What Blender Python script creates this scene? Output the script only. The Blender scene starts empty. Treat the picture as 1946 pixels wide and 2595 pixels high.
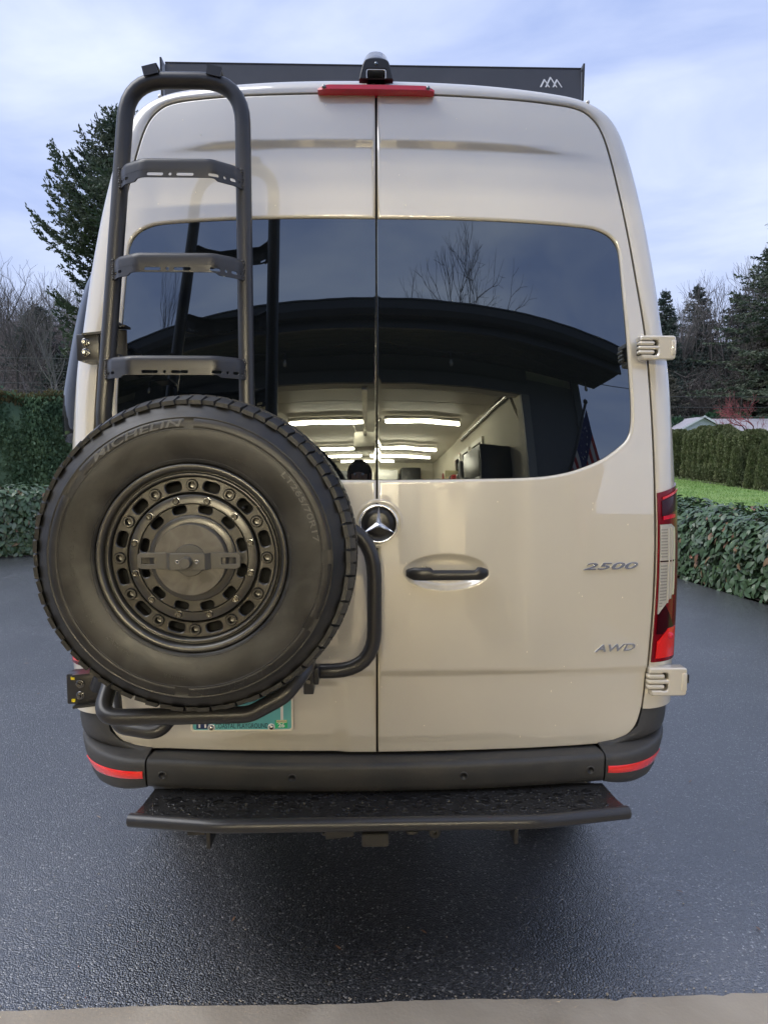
import bpy, bmesh, math, random
import numpy as np
from mathutils import Vector, Matrix
from mathutils.geometry import delaunay_2d_cdt

R = math.radians
scene = bpy.context.scene
COL = scene.collection
random.seed(7)

# ------------------------------------------------------------------ camera
cam_d = bpy.data.cameras.new('camera')
cam_d.lens = 24.97
cam_d.sensor_width = 36.0
cam_d.clip_start = 0.02
cam_d.clip_end = 3000.0
cam = bpy.data.objects.new('camera', cam_d)
COL.objects.link(cam)
cam.location = (-0.04, 0.0, 1.65)
cam.rotation_euler = (R(90 - 4.83), 0, R(-1.6))
scene.camera = cam

# ------------------------------------------------------------------ sky
SUN_EL, SUN_AZ = R(56), R(-100)          # sun hidden behind cloud, high on the left
world = bpy.data.worlds.new('World')
scene.world = world
world.use_nodes = True
wn, wl = world.node_tree.nodes, world.node_tree.links
wn.clear()
w_out = wn.new('ShaderNodeOutputWorld')
w_bg = wn.new('ShaderNodeBackground')
w_bg.inputs['Strength'].default_value = 0.10
w_sky = wn.new('ShaderNodeTexSky')
w_sky.sky_type = 'NISHITA'
w_sky.sun_disc = False
w_sky.sun_elevation = SUN_EL
w_sky.sun_rotation = SUN_AZ
w_sky.air_density = 1.4
w_sky.dust_density = 2.0
w_sky.ozone_density = 2.0
w_tc = wn.new('ShaderNodeTexCoord')
w_map = wn.new('ShaderNodeMapping')
w_map.inputs['Scale'].default_value = (1.0, 1.0, 3.2)
w_map.inputs['Rotation'].default_value = (R(8), R(14), R(25))
w_n1 = wn.new('ShaderNodeTexNoise')
w_n1.inputs['Scale'].default_value = 2.1
w_n1.inputs['Detail'].default_value = 9
w_n1.inputs['Roughness'].default_value = 0.52
w_n1.inputs['Distortion'].default_value = 0.5
w_r1 = wn.new('ShaderNodeValToRGB')
w_r1.color_ramp.elements[0].position = 0.34
w_r1.color_ramp.elements[0].color = (2.0, 2.55, 4.35, 1)
w_r1.color_ramp.elements[1].position = 0.71
w_r1.color_ramp.elements[1].color = (4.1, 4.5, 5.6, 1)
w_mix = wn.new('ShaderNodeMix')
w_mix.data_type = 'RGBA'
w_mix.inputs['Factor'].default_value = 0.94
wl.new(w_tc.outputs['Generated'], w_map.inputs['Vector'])
wl.new(w_map.outputs['Vector'], w_n1.inputs['Vector'])
wl.new(w_n1.outputs['Fac'], w_r1.inputs['Fac'])
wl.new(w_sky.outputs['Color'], w_mix.inputs[6])
wl.new(w_r1.outputs['Color'], w_mix.inputs[7])
wl.new(w_mix.outputs[2], w_bg.inputs['Color'])
wl.new(w_bg.outputs['Background'], w_out.inputs['Surface'])

# ------------------------------------------------------------------ sun, exposure
sun_d = bpy.data.lights.new('sun', 'SUN')
sun_d.energy = 1.2
sun_d.angle = R(45)
sun_d.color = (1.0, 0.985, 0.97)
sun = bpy.data.objects.new('sun', sun_d)
COL.objects.link(sun)
sdir = Vector((math.sin(SUN_AZ) * math.cos(SUN_EL), math.cos(SUN_AZ) * math.cos(SUN_EL), math.sin(SUN_EL)))
sun.rotation_euler = sdir.to_track_quat('Z', 'Y').to_euler()
scene.view_settings.view_transform = 'Standard'
scene.view_settings.look = 'None'
scene.view_settings.gamma = 1.0
scene.view_settings.exposure = 1.1
scene.view_settings.use_curve_mapping = False
scene.render.engine = 'CYCLES'
scene.cycles.use_denoising = True
scene.cycles.max_bounces = 8
scene.cycles.diffuse_bounces = 4
scene.cycles.glossy_bounces = 4
scene.cycles.transmission_bounces = 2
scene.cycles.caustics_reflective = False
scene.cycles.caustics_refractive = False
scene.cycles.sample_clamp_indirect = 6.0

LAMP_STRENGTH = 94.0
LAMP_COLOR = (1.0, 0.88, 0.62)

# ------------------------------------------------------------------ materials
MATS = {}
def mat(name, col, rough=0.5, metal=0.0, coat=0.0, coat_rough=0.03, ior=None, spec=None,
        var=None, bump=None, emit=None, col2=None, rough2=None, trans=0.0, distort=0.0):
    """Principled material. var=(scale, detail, lo, hi): noise mix col->col2; bump=(scale, strength, dist)."""
    m = bpy.data.materials.new(name)
    m.use_nodes = True
    nt = m.node_tree
    n, l = nt.nodes, nt.links
    b = n['Principled BSDF']
    b.inputs['Base Color'].default_value = (*col, 1)
    b.inputs['Roughness'].default_value = rough
    b.inputs['Metallic'].default_value = metal
    b.inputs['Coat Weight'].default_value = coat
    b.inputs['Coat Roughness'].default_value = coat_rough
    if ior: b.inputs['IOR'].default_value = ior
    if spec is not None: b.inputs['Specular IOR Level'].default_value = spec
    if trans: b.inputs['Transmission Weight'].default_value = trans
    if emit:
        b.inputs['Emission Color'].default_value = (*emit[0], 1)
        b.inputs['Emission Strength'].default_value = emit[1]
    tc = n.new('ShaderNodeTexCoord')
    if var:
        ns = n.new('ShaderNodeTexNoise')
        ns.inputs['Scale'].default_value = var[0]
        ns.inputs['Detail'].default_value = var[1]
        ns.inputs['Distortion'].default_value = distort
        rp = n.new('ShaderNodeMapRange')
        rp.inputs['From Min'].default_value = var[2]
        rp.inputs['From Max'].default_value = var[3]
        mx = n.new('ShaderNodeMix'); mx.data_type = 'RGBA'
        mx.inputs[6].default_value = (*col, 1)
        mx.inputs[7].default_value = (*(col2 or col), 1)
        l.new(tc.outputs['Object'], ns.inputs['Vector'])
        l.new(ns.outputs['Fac'], rp.inputs['Value'])
        l.new(rp.outputs['Result'], mx.inputs['Factor'])
        l.new(mx.outputs[2], b.inputs['Base Color'])
        if rough2 is not None:
            rr = n.new('ShaderNodeMapRange')
            rr.inputs['To Min'].default_value = rough
            rr.inputs['To Max'].default_value = rough2
            l.new(rp.outputs['Result'], rr.inputs['Value'])
            l.new(rr.outputs['Result'], b.inputs['Roughness'])
    if bump:
        nb = n.new('ShaderNodeTexNoise')
        nb.inputs['Scale'].default_value = bump[0]
        nb.inputs['Detail'].default_value = 3
        bp = n.new('ShaderNodeBump')
        bp.inputs['Strength'].default_value = bump[1]
        bp.inputs['Distance'].default_value = bump[2]
        l.new(tc.outputs['Object'], nb.inputs['Vector'])
        l.new(nb.outputs['Fac'], bp.inputs['Height'])
        l.new(bp.outputs['Normal'], b.inputs['Normal'])
    MATS[name] = m
    return m

mat('paint', (0.585, 0.547, 0.468), 0.36, coat=1.0, coat_rough=0.012, var=(3.0, 5, 0.35, 0.75), col2=(0.56, 0.522, 0.443))
MATS['paint'].node_tree.nodes['Principled BSDF'].inputs['Coat IOR'].default_value = 2.1
mat('paint_dark_seam', (0.012, 0.012, 0.012), 0.7)
mat('glass', (0.004, 0.005, 0.006), 0.012, ior=2.35, bump=(2.2, 0.10, 0.006))
MATS['glass'].node_tree.nodes['Principled BSDF'].inputs['Specular Tint'].default_value = (0.82, 0.92, 1.0, 1)
mat('side_glass', (0.006, 0.007, 0.010), 0.04, ior=1.45)
mat('powder_black', (0.024, 0.024, 0.027), 0.34, bump=(900, 0.10, 0.001), var=(14, 4, 0.4, 0.8), col2=(0.028, 0.027, 0.026))
mat('fairing', (0.050, 0.052, 0.060), 0.38, var=(10, 5, 0.4, 0.75), col2=(0.06, 0.062, 0.07))  # lighter than powder_black: sky reflection on the panel put into its colour
mat('bumper_plastic', (0.032, 0.033, 0.036), 0.52, var=(7, 6, 0.4, 0.75), col2=(0.055, 0.052, 0.048), rough2=0.62, bump=(700, 0.15, 0.001))
mat('rubber', (0.012, 0.0122, 0.0135), 0.46, bump=(400, 0.12, 0.001), var=(9, 6, 0.40, 0.70), col2=(0.026, 0.025, 0.023), rough2=0.62)
mat('rubber_side', (0.012, 0.0122, 0.0132), 0.36, bump=(300, 0.06, 0.001), var=(7, 8, 0.40, 0.68), col2=(0.036, 0.0345, 0.032), rough2=0.50, distort=1.6)
mat('rubber_panel', (0.013, 0.013, 0.014), 0.42, var=(12, 5, 0.4, 0.75), col2=(0.034, 0.032, 0.030), bump=(800, 0.2, 0.001))
mat('rubber_letter', (0.090, 0.088, 0.082), 0.5)
mat('wheel_metal', (0.098, 0.096, 0.092), 0.29, metal=0.8, var=(11, 6, 0.4, 0.75), col2=(0.13, 0.127, 0.12), rough2=0.40, bump=(600, 0.06, 0.001))
mat('wheel_disc', (0.085, 0.08, 0.072), 0.36, metal=0.35, var=(16, 7, 0.38, 0.7), col2=(0.155, 0.145, 0.13), rough2=0.6, distort=2.0)
mat('bar_grey', (0.085, 0.082, 0.076), 0.42, metal=0.2)
mat('bolt', (0.22, 0.22, 0.22), 0.20, metal=1.0)
mat('steel', (0.55, 0.53, 0.50), 0.25, metal=1.0)
mat('chrome', (0.92, 0.93, 0.94), 0.22, metal=1.0)
mat('emblem_black', (0.012, 0.012, 0.013), 0.32)
mat('handle_black', (0.014, 0.014, 0.015), 0.38)
mat('red_lens', (0.15, 0.002, 0.008), 0.16, coat=0.25, spec=0.3)
mat('red_dark', (0.030, 0.001, 0.004), 0.14, coat=0.25, spec=0.3)
mat('red_bright', (0.75, 0.012, 0.010), 0.18, coat=1.0, bump=(260, 0.6, 0.002))
mat('red_brake', (0.55, 0.006, 0.028), 0.14, coat=0.6)
mat('white_lens', (0.50, 0.485, 0.44), 0.16, metal=0.3, coat=1.0, bump=(330, 1.0, 0.003))
mat('lens_shadow', (0.20, 0.195, 0.18), 0.2, coat=1.0)
mat('lens_rib', (0.80, 0.78, 0.70), 0.10, metal=0.5, coat=1.0)
mat('reflector', (0.85, 0.016, 0.008), 0.25, coat=1.0, bump=(420, 0.7, 0.001))
mat('pod_grey', (0.20, 0.205, 0.215), 0.18, coat=1.0)
mat('pod_black', (0.008, 0.008, 0.009), 0.35)
mat('white_paint', (0.78, 0.78, 0.78), 0.5)
mat('yellow', (0.75, 0.60, 0.02), 0.5)
mat('plate_teal', (0.10, 0.42, 0.46), 0.4, var=(9, 2, 0.3, 0.7), col2=(0.16, 0.50, 0.52))
mat('plate_frame', (0.80, 0.74, 0.60), 0.4)
mat('plate_blue', (0.010, 0.028, 0.12), 0.5)
mat('plate_navy', (0.010, 0.045, 0.075), 0.5)
mat('plate_green', (0.02, 0.46, 0.20), 0.5)
mat('plate_cream', (0.72, 0.68, 0.42), 0.5)
mat('underbody', (0.010, 0.010, 0.010), 0.8)
mat('hitch', (0.035, 0.034, 0.033), 0.5, metal=0.3)
mat('water', (0.010, 0.010, 0.011), 0.03, ior=1.5)
mat('step_black', (0.017, 0.017, 0.018), 0.30, var=(18, 4, 0.4, 0.65), col2=(0.026, 0.026, 0.027), rough2=0.16, bump=(500, 0.15, 0.001))
mat('bark', (0.060, 0.052, 0.044), 0.9, var=(6, 4, 0.3, 0.7), col2=(0.11, 0.098, 0.085))
mat('twig', (0.11, 0.098, 0.092), 0.9)
mat('twig_pale', (0.20, 0.185, 0.17), 0.9)
mat('twig_red', (0.32, 0.085, 0.095), 0.9)
def leaf_light(m, fac=0.22):
    """thin leaves let some light through"""
    n, l = m.node_tree.nodes, m.node_tree.links
    b = n['Principled BSDF']; out = n['Material Output']
    tr = n.new('ShaderNodeBsdfTranslucent'); mx = n.new('ShaderNodeMixShader'); mx.inputs[0].default_value = fac
    src = b.inputs['Base Color'].links[0].from_socket
    l.new(src, tr.inputs['Color']); l.new(b.outputs[0], mx.inputs[1]); l.new(tr.outputs[0], mx.inputs[2]); l.new(mx.outputs[0], out.inputs['Surface'])
def foliage_mat(name, c1, c2, rough=0.6, scale=1.2, tr=0.0):
    m = mat(name, c1, rough, var=(scale, 4, 0.35, 0.65), col2=c2)
    leaf_light(m)
    return m
foliage_mat('fir', (0.055, 0.088, 0.058), (0.125, 0.145, 0.09), 0.7, 1.4)
foliage_mat('fir_far', (0.052, 0.080, 0.070), (0.105, 0.125, 0.100), 0.8, 0.8)
foliage_mat('fir_brown', (0.095, 0.100, 0.078), (0.17, 0.155, 0.12), 0.8, 1.0)
foliage_mat('arb', (0.105, 0.185, 0.10), (0.17, 0.26, 0.14), 0.65, 3.0)
foliage_mat('arb_tip', (0.16, 0.13, 0.06), (0.10, 0.11, 0.04), 0.7, 3.0)
foliage_mat('arb_olive', (0.10, 0.125, 0.05), (0.18, 0.195, 0.085), 0.7, 2.0)
foliage_mat('shrub_green', (0.030, 0.085, 0.038), (0.050, 0.120, 0.055), 0.7, 1.0)
mat('laurel', (0.050, 0.098, 0.044), 0.36, var=(9, 3, 0.3, 0.7), col2=(0.088, 0.142, 0.066))
mat('laurel_pale', (0.11, 0.155, 0.10), 0.28, var=(9, 3, 0.3, 0.7), col2=(0.11, 0.14, 0.09))
mat('laurel_old', (0.22, 0.10, 0.075), 0.5, var=(9, 3, 0.3, 0.7), col2=(0.20, 0.15, 0.06))
for q_ in ('laurel', 'laurel_pale', 'laurel_old'): leaf_light(MATS[q_], 0.12)
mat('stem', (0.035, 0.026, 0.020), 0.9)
mat('grass_blade', (0.14, 0.26, 0.05), 0.6, var=(0.8, 7, 0.35, 0.65), col2=(0.23, 0.34, 0.085))
mat('soil', (0.035, 0.026, 0.018), 0.95, var=(8, 6, 0.3, 0.7), col2=(0.06, 0.045, 0.03), bump=(30, 0.6, 0.03))
mat('brush', (0.17, 0.145, 0.132), 0.95, var=(1.1, 6, 0.3, 0.7), col2=(0.26, 0.225, 0.205))
mat('hill', (0.055, 0.048, 0.040), 0.95, var=(0.35, 8, 0.35, 0.65), col2=(0.035, 0.048, 0.028), bump=(2.0, 1.0, 0.4))
mat('roof_grey', (0.30, 0.285, 0.31), 0.85, var=(2, 4, 0.3, 0.7), col2=(0.36, 0.345, 0.37))
mat('house_white', (0.70, 0.72, 0.75), 0.7)
mat('chimney_brick', (0.33, 0.11, 0.07), 0.85, var=(5, 3, 0.3, 0.7), col2=(0.25, 0.08, 0.055))
mat('wire', (0.05, 0.05, 0.05), 0.6)
mat('wood_pole', (0.10, 0.085, 0.07), 0.9)
# the garage
mat('wall_cream', (0.62, 0.58, 0.48), 0.8, var=(2.5, 4, 0.3, 0.7), col2=(0.66, 0.62, 0.52))
mat('ceiling_white', (0.68, 0.65, 0.58), 0.8)
mat('siding', (0.16, 0.165, 0.18), 0.75)
mat('soffit_board', (0.050, 0.062, 0.050), 0.7)
mat('gutter', (0.045, 0.048, 0.055), 0.45)
mat('trim_white', (0.62, 0.63, 0.65), 0.6)
mat('door_trim', (0.30, 0.29, 0.27), 0.6)
mat('door_white', (0.55, 0.52, 0.45), 0.5)
mat('roof_shingle', (0.06, 0.06, 0.065), 0.9, bump=(40, 0.5, 0.01))
mat('cabinet_black', (0.012, 0.012, 0.013), 0.4)
mat('van_white', (0.70, 0.70, 0.68), 0.3, coat=0.6)
mat('lamp_tube', (0.9, 0.85, 0.7), 0.5, emit=(LAMP_COLOR, LAMP_STRENGTH))
mat('lamp_body', (0.75, 0.72, 0.65), 0.5)
mat('bulb', (0.35, 0.33, 0.28), 0.08, coat=1.0)
mat('flag_red', (0.40, 0.03, 0.035), 0.8)
mat('flag_white', (0.62, 0.62, 0.62), 0.8)
mat('flag_blue', (0.035, 0.045, 0.16), 0.8)
mat('skin', (0.52, 0.31, 0.22), 0.5)
mat('hoodie', (0.060, 0.022, 0.022), 0.85, bump=(120, 0.4, 0.002))
mat('jeans', (0.030, 0.042, 0.075), 0.85)
mat('shoe', (0.04, 0.035, 0.03), 0.7)
mat('hair', (0.045, 0.028, 0.018), 0.6)
mat('eye_white', (0.8, 0.8, 0.8), 0.2)

def asphalt_material():
    m = bpy.data.materials.new('asphalt'); m.use_nodes = True
    n, l = m.node_tree.nodes, m.node_tree.links
    b = n['Principled BSDF']
    tc = n.new('ShaderNodeTexCoord')
    vo = n.new('ShaderNodeTexVoronoi'); vo.inputs['Scale'].default_value = 165
    vo2 = n.new('ShaderNodeTexVoronoi'); vo2.inputs['Scale'].default_value = 330
    big = n.new('ShaderNodeTexNoise'); big.inputs['Scale'].default_value = 0.55; big.inputs['Detail'].default_value = 5
    mid = n.new('ShaderNodeTexNoise'); mid.inputs['Scale'].default_value = 45; mid.inputs['Detail'].default_value = 4
    for t in (vo, vo2, big, mid): l.new(tc.outputs['Object'], t.inputs['Vector'])
    rp = n.new('ShaderNodeValToRGB')
    e = rp.color_ramp.elements
    e[0].position = 0.0; e[0].color = (0.009, 0.009, 0.010, 1)
    e[1].position = 1.0; e[1].color = (0.24, 0.235, 0.23, 1)
    k = e.new(0.945); k.color = (0.075, 0.075, 0.078, 1)
    k = e.new(0.55); k.color = (0.021, 0.021, 0.023, 1)
    k = e.new(0.86); k.color = (0.045, 0.045, 0.048, 1)
    sep = n.new('ShaderNodeSeparateColor')
    l.new(vo.outputs['Color'], sep.inputs['Color'])
    l.new(sep.outputs['Red'], rp.inputs['Fac'])
    # damp and dry patches with shapes of their own
    pa = n.new('ShaderNodeTexNoise'); pa.inputs['Scale'].default_value = 1.3; pa.inputs['Detail'].default_value = 7; pa.inputs['Distortion'].default_value = 0.6
    l.new(tc.outputs['Object'], pa.inputs['Vector'])
    pr = n.new('ShaderNodeMapRange'); pr.inputs['From Min'].default_value = 0.36; pr.inputs['From Max'].default_value = 0.64; pr.inputs['To Min'].default_value = 0.85; pr.inputs['To Max'].default_value = 1.55
    l.new(pa.outputs['Fac'], pr.inputs['Value'])
    mu = n.new('ShaderNodeVectorMath'); mu.operation = 'SCALE'
    l.new(rp.outputs['Color'], mu.inputs[0]); l.new(pr.outputs['Result'], mu.inputs['Scale'])
    l.new(mu.outputs['Vector'], b.inputs['Base Color'])
    # height: each stone a dome of its own level, plus tamped unevenness
    a1 = n.new('ShaderNodeMath'); a1.operation = 'MULTIPLY'; a1.inputs[1].default_value = -0.9
    l.new(vo.outputs['Distance'], a1.inputs[0])
    a2 = n.new('ShaderNodeMath'); a2.operation = 'MULTIPLY_ADD'; a2.inputs[1].default_value = 1.1
    l.new(sep.outputs['Green'], a2.inputs[0]); l.new(a1.outputs[0], a2.inputs[2])
    a3 = n.new('ShaderNodeMath'); a3.operation = 'MULTIPLY_ADD'; a3.inputs[1].default_value = 0.10
    l.new(mid.outputs['Fac'], a3.inputs[0]); l.new(a2.outputs[0], a3.inputs[2])
    a4 = n.new('ShaderNodeMath'); a4.operation = 'MULTIPLY_ADD'; a4.inputs[1].default_value = -0.25
    l.new(vo2.outputs['Distance'], a4.inputs[0]); l.new(a3.outputs[0], a4.inputs[2])
    bp = n.new('ShaderNodeBump'); bp.inputs['Strength'].default_value = 0.75; bp.inputs['Distance'].default_value = 0.006
    l.new(a4.outputs[0], bp.inputs['Height']); l.new(bp.outputs['Normal'], b.inputs['Normal'])
    rr = n.new('ShaderNodeMapRange'); rr.inputs['From Min'].default_value = 0.3; rr.inputs['From Max'].default_value = 0.7
    rr.inputs['To Min'].default_value = 0.24; rr.inputs['To Max'].default_value = 0.42
    l.new(big.outputs['Fac'], rr.inputs['Value']); l.new(rr.outputs['Result'], b.inputs['Roughness'])
    b.inputs['IOR'].default_value = 1.6
    bc = n.new('ShaderNodeBump'); bc.inputs['Strength'].default_value = 0.42; bc.inputs['Distance'].default_value = 0.006
    l.new(a4.outputs[0], bc.inputs['Height']); l.new(bc.outputs['Normal'], b.inputs['Coat Normal'])
    b.inputs['Coat Weight'].default_value = 1.0; b.inputs['Coat Roughness'].default_value = 0.22; b.inputs['Coat IOR'].default_value = 2.3
    MATS['asphalt'] = m
asphalt_material()

def concrete_material():
    m = mat('concrete', (0.27, 0.235, 0.19), 0.8, var=(3.5, 8, 0.35, 0.7), col2=(0.36, 0.32, 0.265), bump=(90, 0.35, 0.004), distort=0.8)
concrete_material()
mat('lawn_ground', (0.11, 0.21, 0.038), 0.9, var=(0.5, 8, 0.35, 0.65), col2=(0.19, 0.28, 0.07), bump=(14, 0.8, 0.05))

# ------------------------------------------------------------------ mesh helpers
def link(name, me, m, parent=None, smooth=True, mats=None):
    if smooth: me.shade_smooth()
    o = bpy.data.objects.new(name, me)
    if mats:
        for q in mats: me.materials.append(MATS[q])
    elif m:
        me.materials.append(MATS[m])
    COL.objects.link(o)
    if parent is not None: attach(o, parent)
    return o

def attach(o, parent):
    o.parent = parent
    w = Matrix.Identity(4)
    p = parent
    while p is not None:
        w = p.matrix_basis if p.parent is None else w
        p = p.parent
    if parent.parent is None:
        o.matrix_parent_inverse = parent.matrix_basis.inverted()

def thing(name, label, cat, loc=(0, 0, 0), group=None):
    o = bpy.data.objects.new(name, None)
    o.empty_display_size = 0.1
    COL.objects.link(o)
    o.location = loc
    o.matrix_basis = Matrix.Translation(loc)
    return tag(o, label, cat, group)

def tag(o, label=None, cat=None, group=None, kind=None):
    if label: o['label'] = label
    if cat: o['category'] = cat
    if group: o['group'] = group
    if kind: o['kind'] = kind
    return o

def mesh(name, v, f, m=None, parent=None, smooth=True, normals=None, mats=None, fmat=None):
    me = bpy.data.meshes.new(name)
    me.from_pydata([tuple(map(float, p)) for p in v], [], [tuple(map(int, q)) for q in f])
    if fmat is not None:
        me.polygons.foreach_set('material_index', np.asarray(fmat, dtype=np.int32))
    me.update()
    o = link(name, me, m, parent, smooth, mats)
    if normals is not None:
        me.normals_split_custom_set_from_vertices([tuple(map(float, p)) for p in normals])
    return o

class MB:
    """collects primitives; build() links them as one mesh object"""
    def __init__(s): s.v = []; s.f = []
    def add(s, v, f):
        k = len(s.v)
        s.v += [tuple(p) for p in v]
        s.f += [tuple(i + k for i in q) for q in f]
        return s
    def box(s, c, d, rot=None, bev=0.0, seg=2):
        if bev > 0:
            bm = bmesh.new()
            bmesh.ops.create_cube(bm, size=1)
            for q in bm.verts: q.co = Vector((q.co.x * d[0], q.co.y * d[1], q.co.z * d[2]))
            bmesh.ops.bevel(bm, geom=list(bm.edges), offset=min(bev, min(d) * 0.49), segments=seg, profile=0.5, affect='EDGES')
            bm.verts.index_update()
            v = [q.co.copy() for q in bm.verts]
            f = [[q.index for q in g.verts] for g in bm.faces]
            bm.free()
        else:
            v = [Vector((x * d[0] / 2, y * d[1] / 2, z * d[2] / 2)) for x in (-1, 1) for y in (-1, 1) for z in (-1, 1)]
            f = [(0, 1, 3, 2), (4, 6, 7, 5), (0, 4, 5, 1), (2, 3, 7, 6), (0, 2, 6, 4), (1, 5, 7, 3)]
        if rot is not None: v = [rot @ p for p in v]
        return s.add([p + Vector(c) for p in v], f)
    def tube(s, pts, r, seg=14, fillet=0.0, caps=True, closed=False):
        v, f = sweep(pts, r, seg, fillet, caps)
        return s.add(v, f)
    def lathe(s, prof, c, seg=64, axis='y'):
        """prof: (radius, along axis) points; revolve about axis through c"""
        v = []; f = []
        n = len(prof)
        for k in range(seg):
            a = 2 * math.pi * k / seg
            for r, y in prof:
                if axis == 'y': v.append((c[0] + r * math.cos(a), c[1] + y, c[2] + r * math.sin(a)))
                elif axis == 'z': v.append((c[0] + r * math.cos(a), c[1] + r * math.sin(a), c[2] + y))
                else: v.append((c[0] + y, c[1] + r * math.cos(a), c[2] + r * math.sin(a)))
        for k in range(seg):
            for i in range(n - 1):
                a = k * n + i; b = ((k + 1) % seg) * n + i
                f.append((a, b, b + 1, a + 1))
        return s.add(v, f)
    def build(s, name, m=None, parent=None, smooth=True, angle=None):
        o = mesh(name, s.v, s.f, m, parent, smooth)
        if smooth and angle is not None:
            sharpen(o.data, angle)
        return o

def sharpen(me, deg=35):
    bm = bmesh.new(); bm.from_mesh(me)
    bmesh.ops.remove_doubles(bm, verts=bm.verts, dist=0.00002)
    bmesh.ops.recalc_face_normals(bm, faces=bm.faces)
    lim = R(deg)
    for e in bm.edges:
        if len(e.link_faces) == 2 and e.calc_face_angle(0) > lim: e.smooth = False
    bm.to_mesh(me); bm.free()

def fillet_path(pts, rad, n=8):
    pts = [Vector(p) for p in pts]
    if rad <= 0: return pts
    out = [pts[0]]
    for i in range(1, len(pts) - 1):
        a, b, c = pts[i - 1], pts[i], pts[i + 1]
        u, w = (a - b), (c - b)
        lu, lw = u.length, w.length
        u.normalize(); w.normalize()
        ang = u.angle(w)
        d = min(rad / max(math.tan(ang / 2), 1e-4), lu * 0.48, lw * 0.48)
        p0, p1 = b + u * d, b + w * d
        for k in range(n + 1):
            t = k / n
            out.append((1 - t) ** 2 * p0 + 2 * t * (1 - t) * b + t * t * p1)
    out.append(pts[-1])
    return out

def sweep(pts, r, seg=14, fillet=0.0, caps=True):
    p = fillet_path(pts, fillet)
    n = len(p)
    rad = r if isinstance(r, (list, tuple)) and len(r) == n else [r if not isinstance(r, (list, tuple)) else r[0]] * n
    T = []
    for i in range(n):
        t = (p[min(i + 1, n - 1)] - p[max(i - 1, 0)])
        T.append(t.normalized())
    up = Vector((0, 0, 1)) if abs(T[0].z) < 0.9 else Vector((1, 0, 0))
    N = (up - T[0] * up.dot(T[0])).normalized()
    v, f = [], []
    for i in range(n):
        N = (N - T[i] * N.dot(T[i])).normalized()
        B = T[i].cross(N)
        for k in range(seg):
            a = 2 * math.pi * k / seg
            v.append(p[i] + (N * math.cos(a) + B * math.sin(a)) * rad[i])
    for i in range(n - 1):
        for k in range(seg):
            a = i * seg + k; b = i * seg + (k + 1) % seg
            f.append((a, b, b + seg, a + seg))
    if caps:
        f.append(tuple(range(seg - 1, -1, -1)))
        f.append(tuple((n - 1) * seg + k for k in range(seg)))
    return v, f

def catmull(keys, n):
    """smooth resample of 2D/3D key points"""
    K = np.array(keys, float)
    P = np.vstack([2 * K[0] - K[1], K, 2 * K[-1] - K[-2]])
    out = []
    for i in range(1, len(P) - 2):
        for t in np.linspace(0, 1, n, endpoint=False):
            a, b, c, d = P[i - 1], P[i], P[i + 1], P[i + 2]
            out.append(0.5 * ((2 * b) + (c - a) * t + (2 * a - 5 * b + 4 * c - d) * t * t + (3 * b - a - 3 * c + d) * t ** 3))
    out.append(K[-1])
    return np.array(out)

def resample(P, d, closed=False):
    P = np.array(P, float)
    if closed: P = np.vstack([P, P[0]])
    s = np.r_[0, np.cumsum(np.linalg.norm(np.diff(P, axis=0), axis=1))]
    n = max(2, int(round(s[-1] / d)))
    t = np.linspace(0, s[-1], n + 1)
    Q = np.stack([np.interp(t, s, P[:, k]) for k in range(P.shape[1])], 1)
    return Q[:-1] if closed else Q

def curve_mesh(loops, thick, bevel, seg=2, name='plate'):
    """flat plate (xy, centred on z=0) with holes and chamfered front edges; first loop is the outline"""
    offs, orig = [], []
    for li, lp in enumerate(loops):
        P = np.array(lp, float)
        area = 0.5 * np.sum(P[:, 0] * np.roll(P[:, 1], -1) - np.roll(P[:, 0], -1) * P[:, 1])
        if (area < 0) == (li == 0): P = P[::-1]          # outline ccw, holes cw: material on the left
        t1 = P - np.roll(P, 1, 0); t2 = np.roll(P, -1, 0) - P
        t1 /= np.linalg.norm(t1, axis=1, keepdims=True) + 1e-12; t2 /= np.linalg.norm(t2, axis=1, keepdims=True) + 1e-12
        n1 = np.stack([-t1[:, 1], t1[:, 0]], 1); nn = n1 + np.stack([-t2[:, 1], t2[:, 0]], 1)
        nn /= np.linalg.norm(nn, axis=1, keepdims=True) + 1e-9
        cm_ = np.clip(np.sum(nn * n1, 1), 0.4, 1)
        orig.append(P); offs.append(P + nn * (bevel / cm_)[:, None])
    def cap(ls):
        av, ed = [], []
        for lp in ls:
            k = len(av); n = len(lp)
            av += [Vector(p) for p in lp]; ed += [(k + i, k + (i + 1) % n) for i in range(n)]
        vs, es, fs, ov, _, _ = delaunay_2d_cdt(av, ed, [], 0, 1e-9)
        V2 = np.array([p[:] for p in vs]); F = np.array([q[:] for q in fs]); c = V2[F].mean(1)
        ok = inpoly(c, ls[0])
        for lp in ls[1:]: ok &= ~inpoly(c, lp)
        return V2, F[ok]
    v, f = [], []
    V2, F = cap(offs)
    v += [Vector((p[0], p[1], thick / 2)) for p in V2]
    f += [tuple(q) for q in F]
    k = len(v)
    v += [Vector((p[0], p[1], -thick / 2)) for p in V2]
    f += [tuple(i + k for i in q[::-1]) for q in F]
    for P, O in zip(orig, offs):
        n = len(P); k = len(v)
        for ring, z in ((O, thick / 2), (P, thick / 2 - bevel), (P, -thick / 2 + bevel), (O, -thick / 2)):
            v += [Vector((p[0], p[1], z)) for p in ring]
        for r in range(3):
            for i in range(n):
                j = (i + 1) % n
                f.append((k + r * n + j, k + r * n + i, k + (r + 1) * n + i, k + (r + 1) * n + j))
    return v, f

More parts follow.
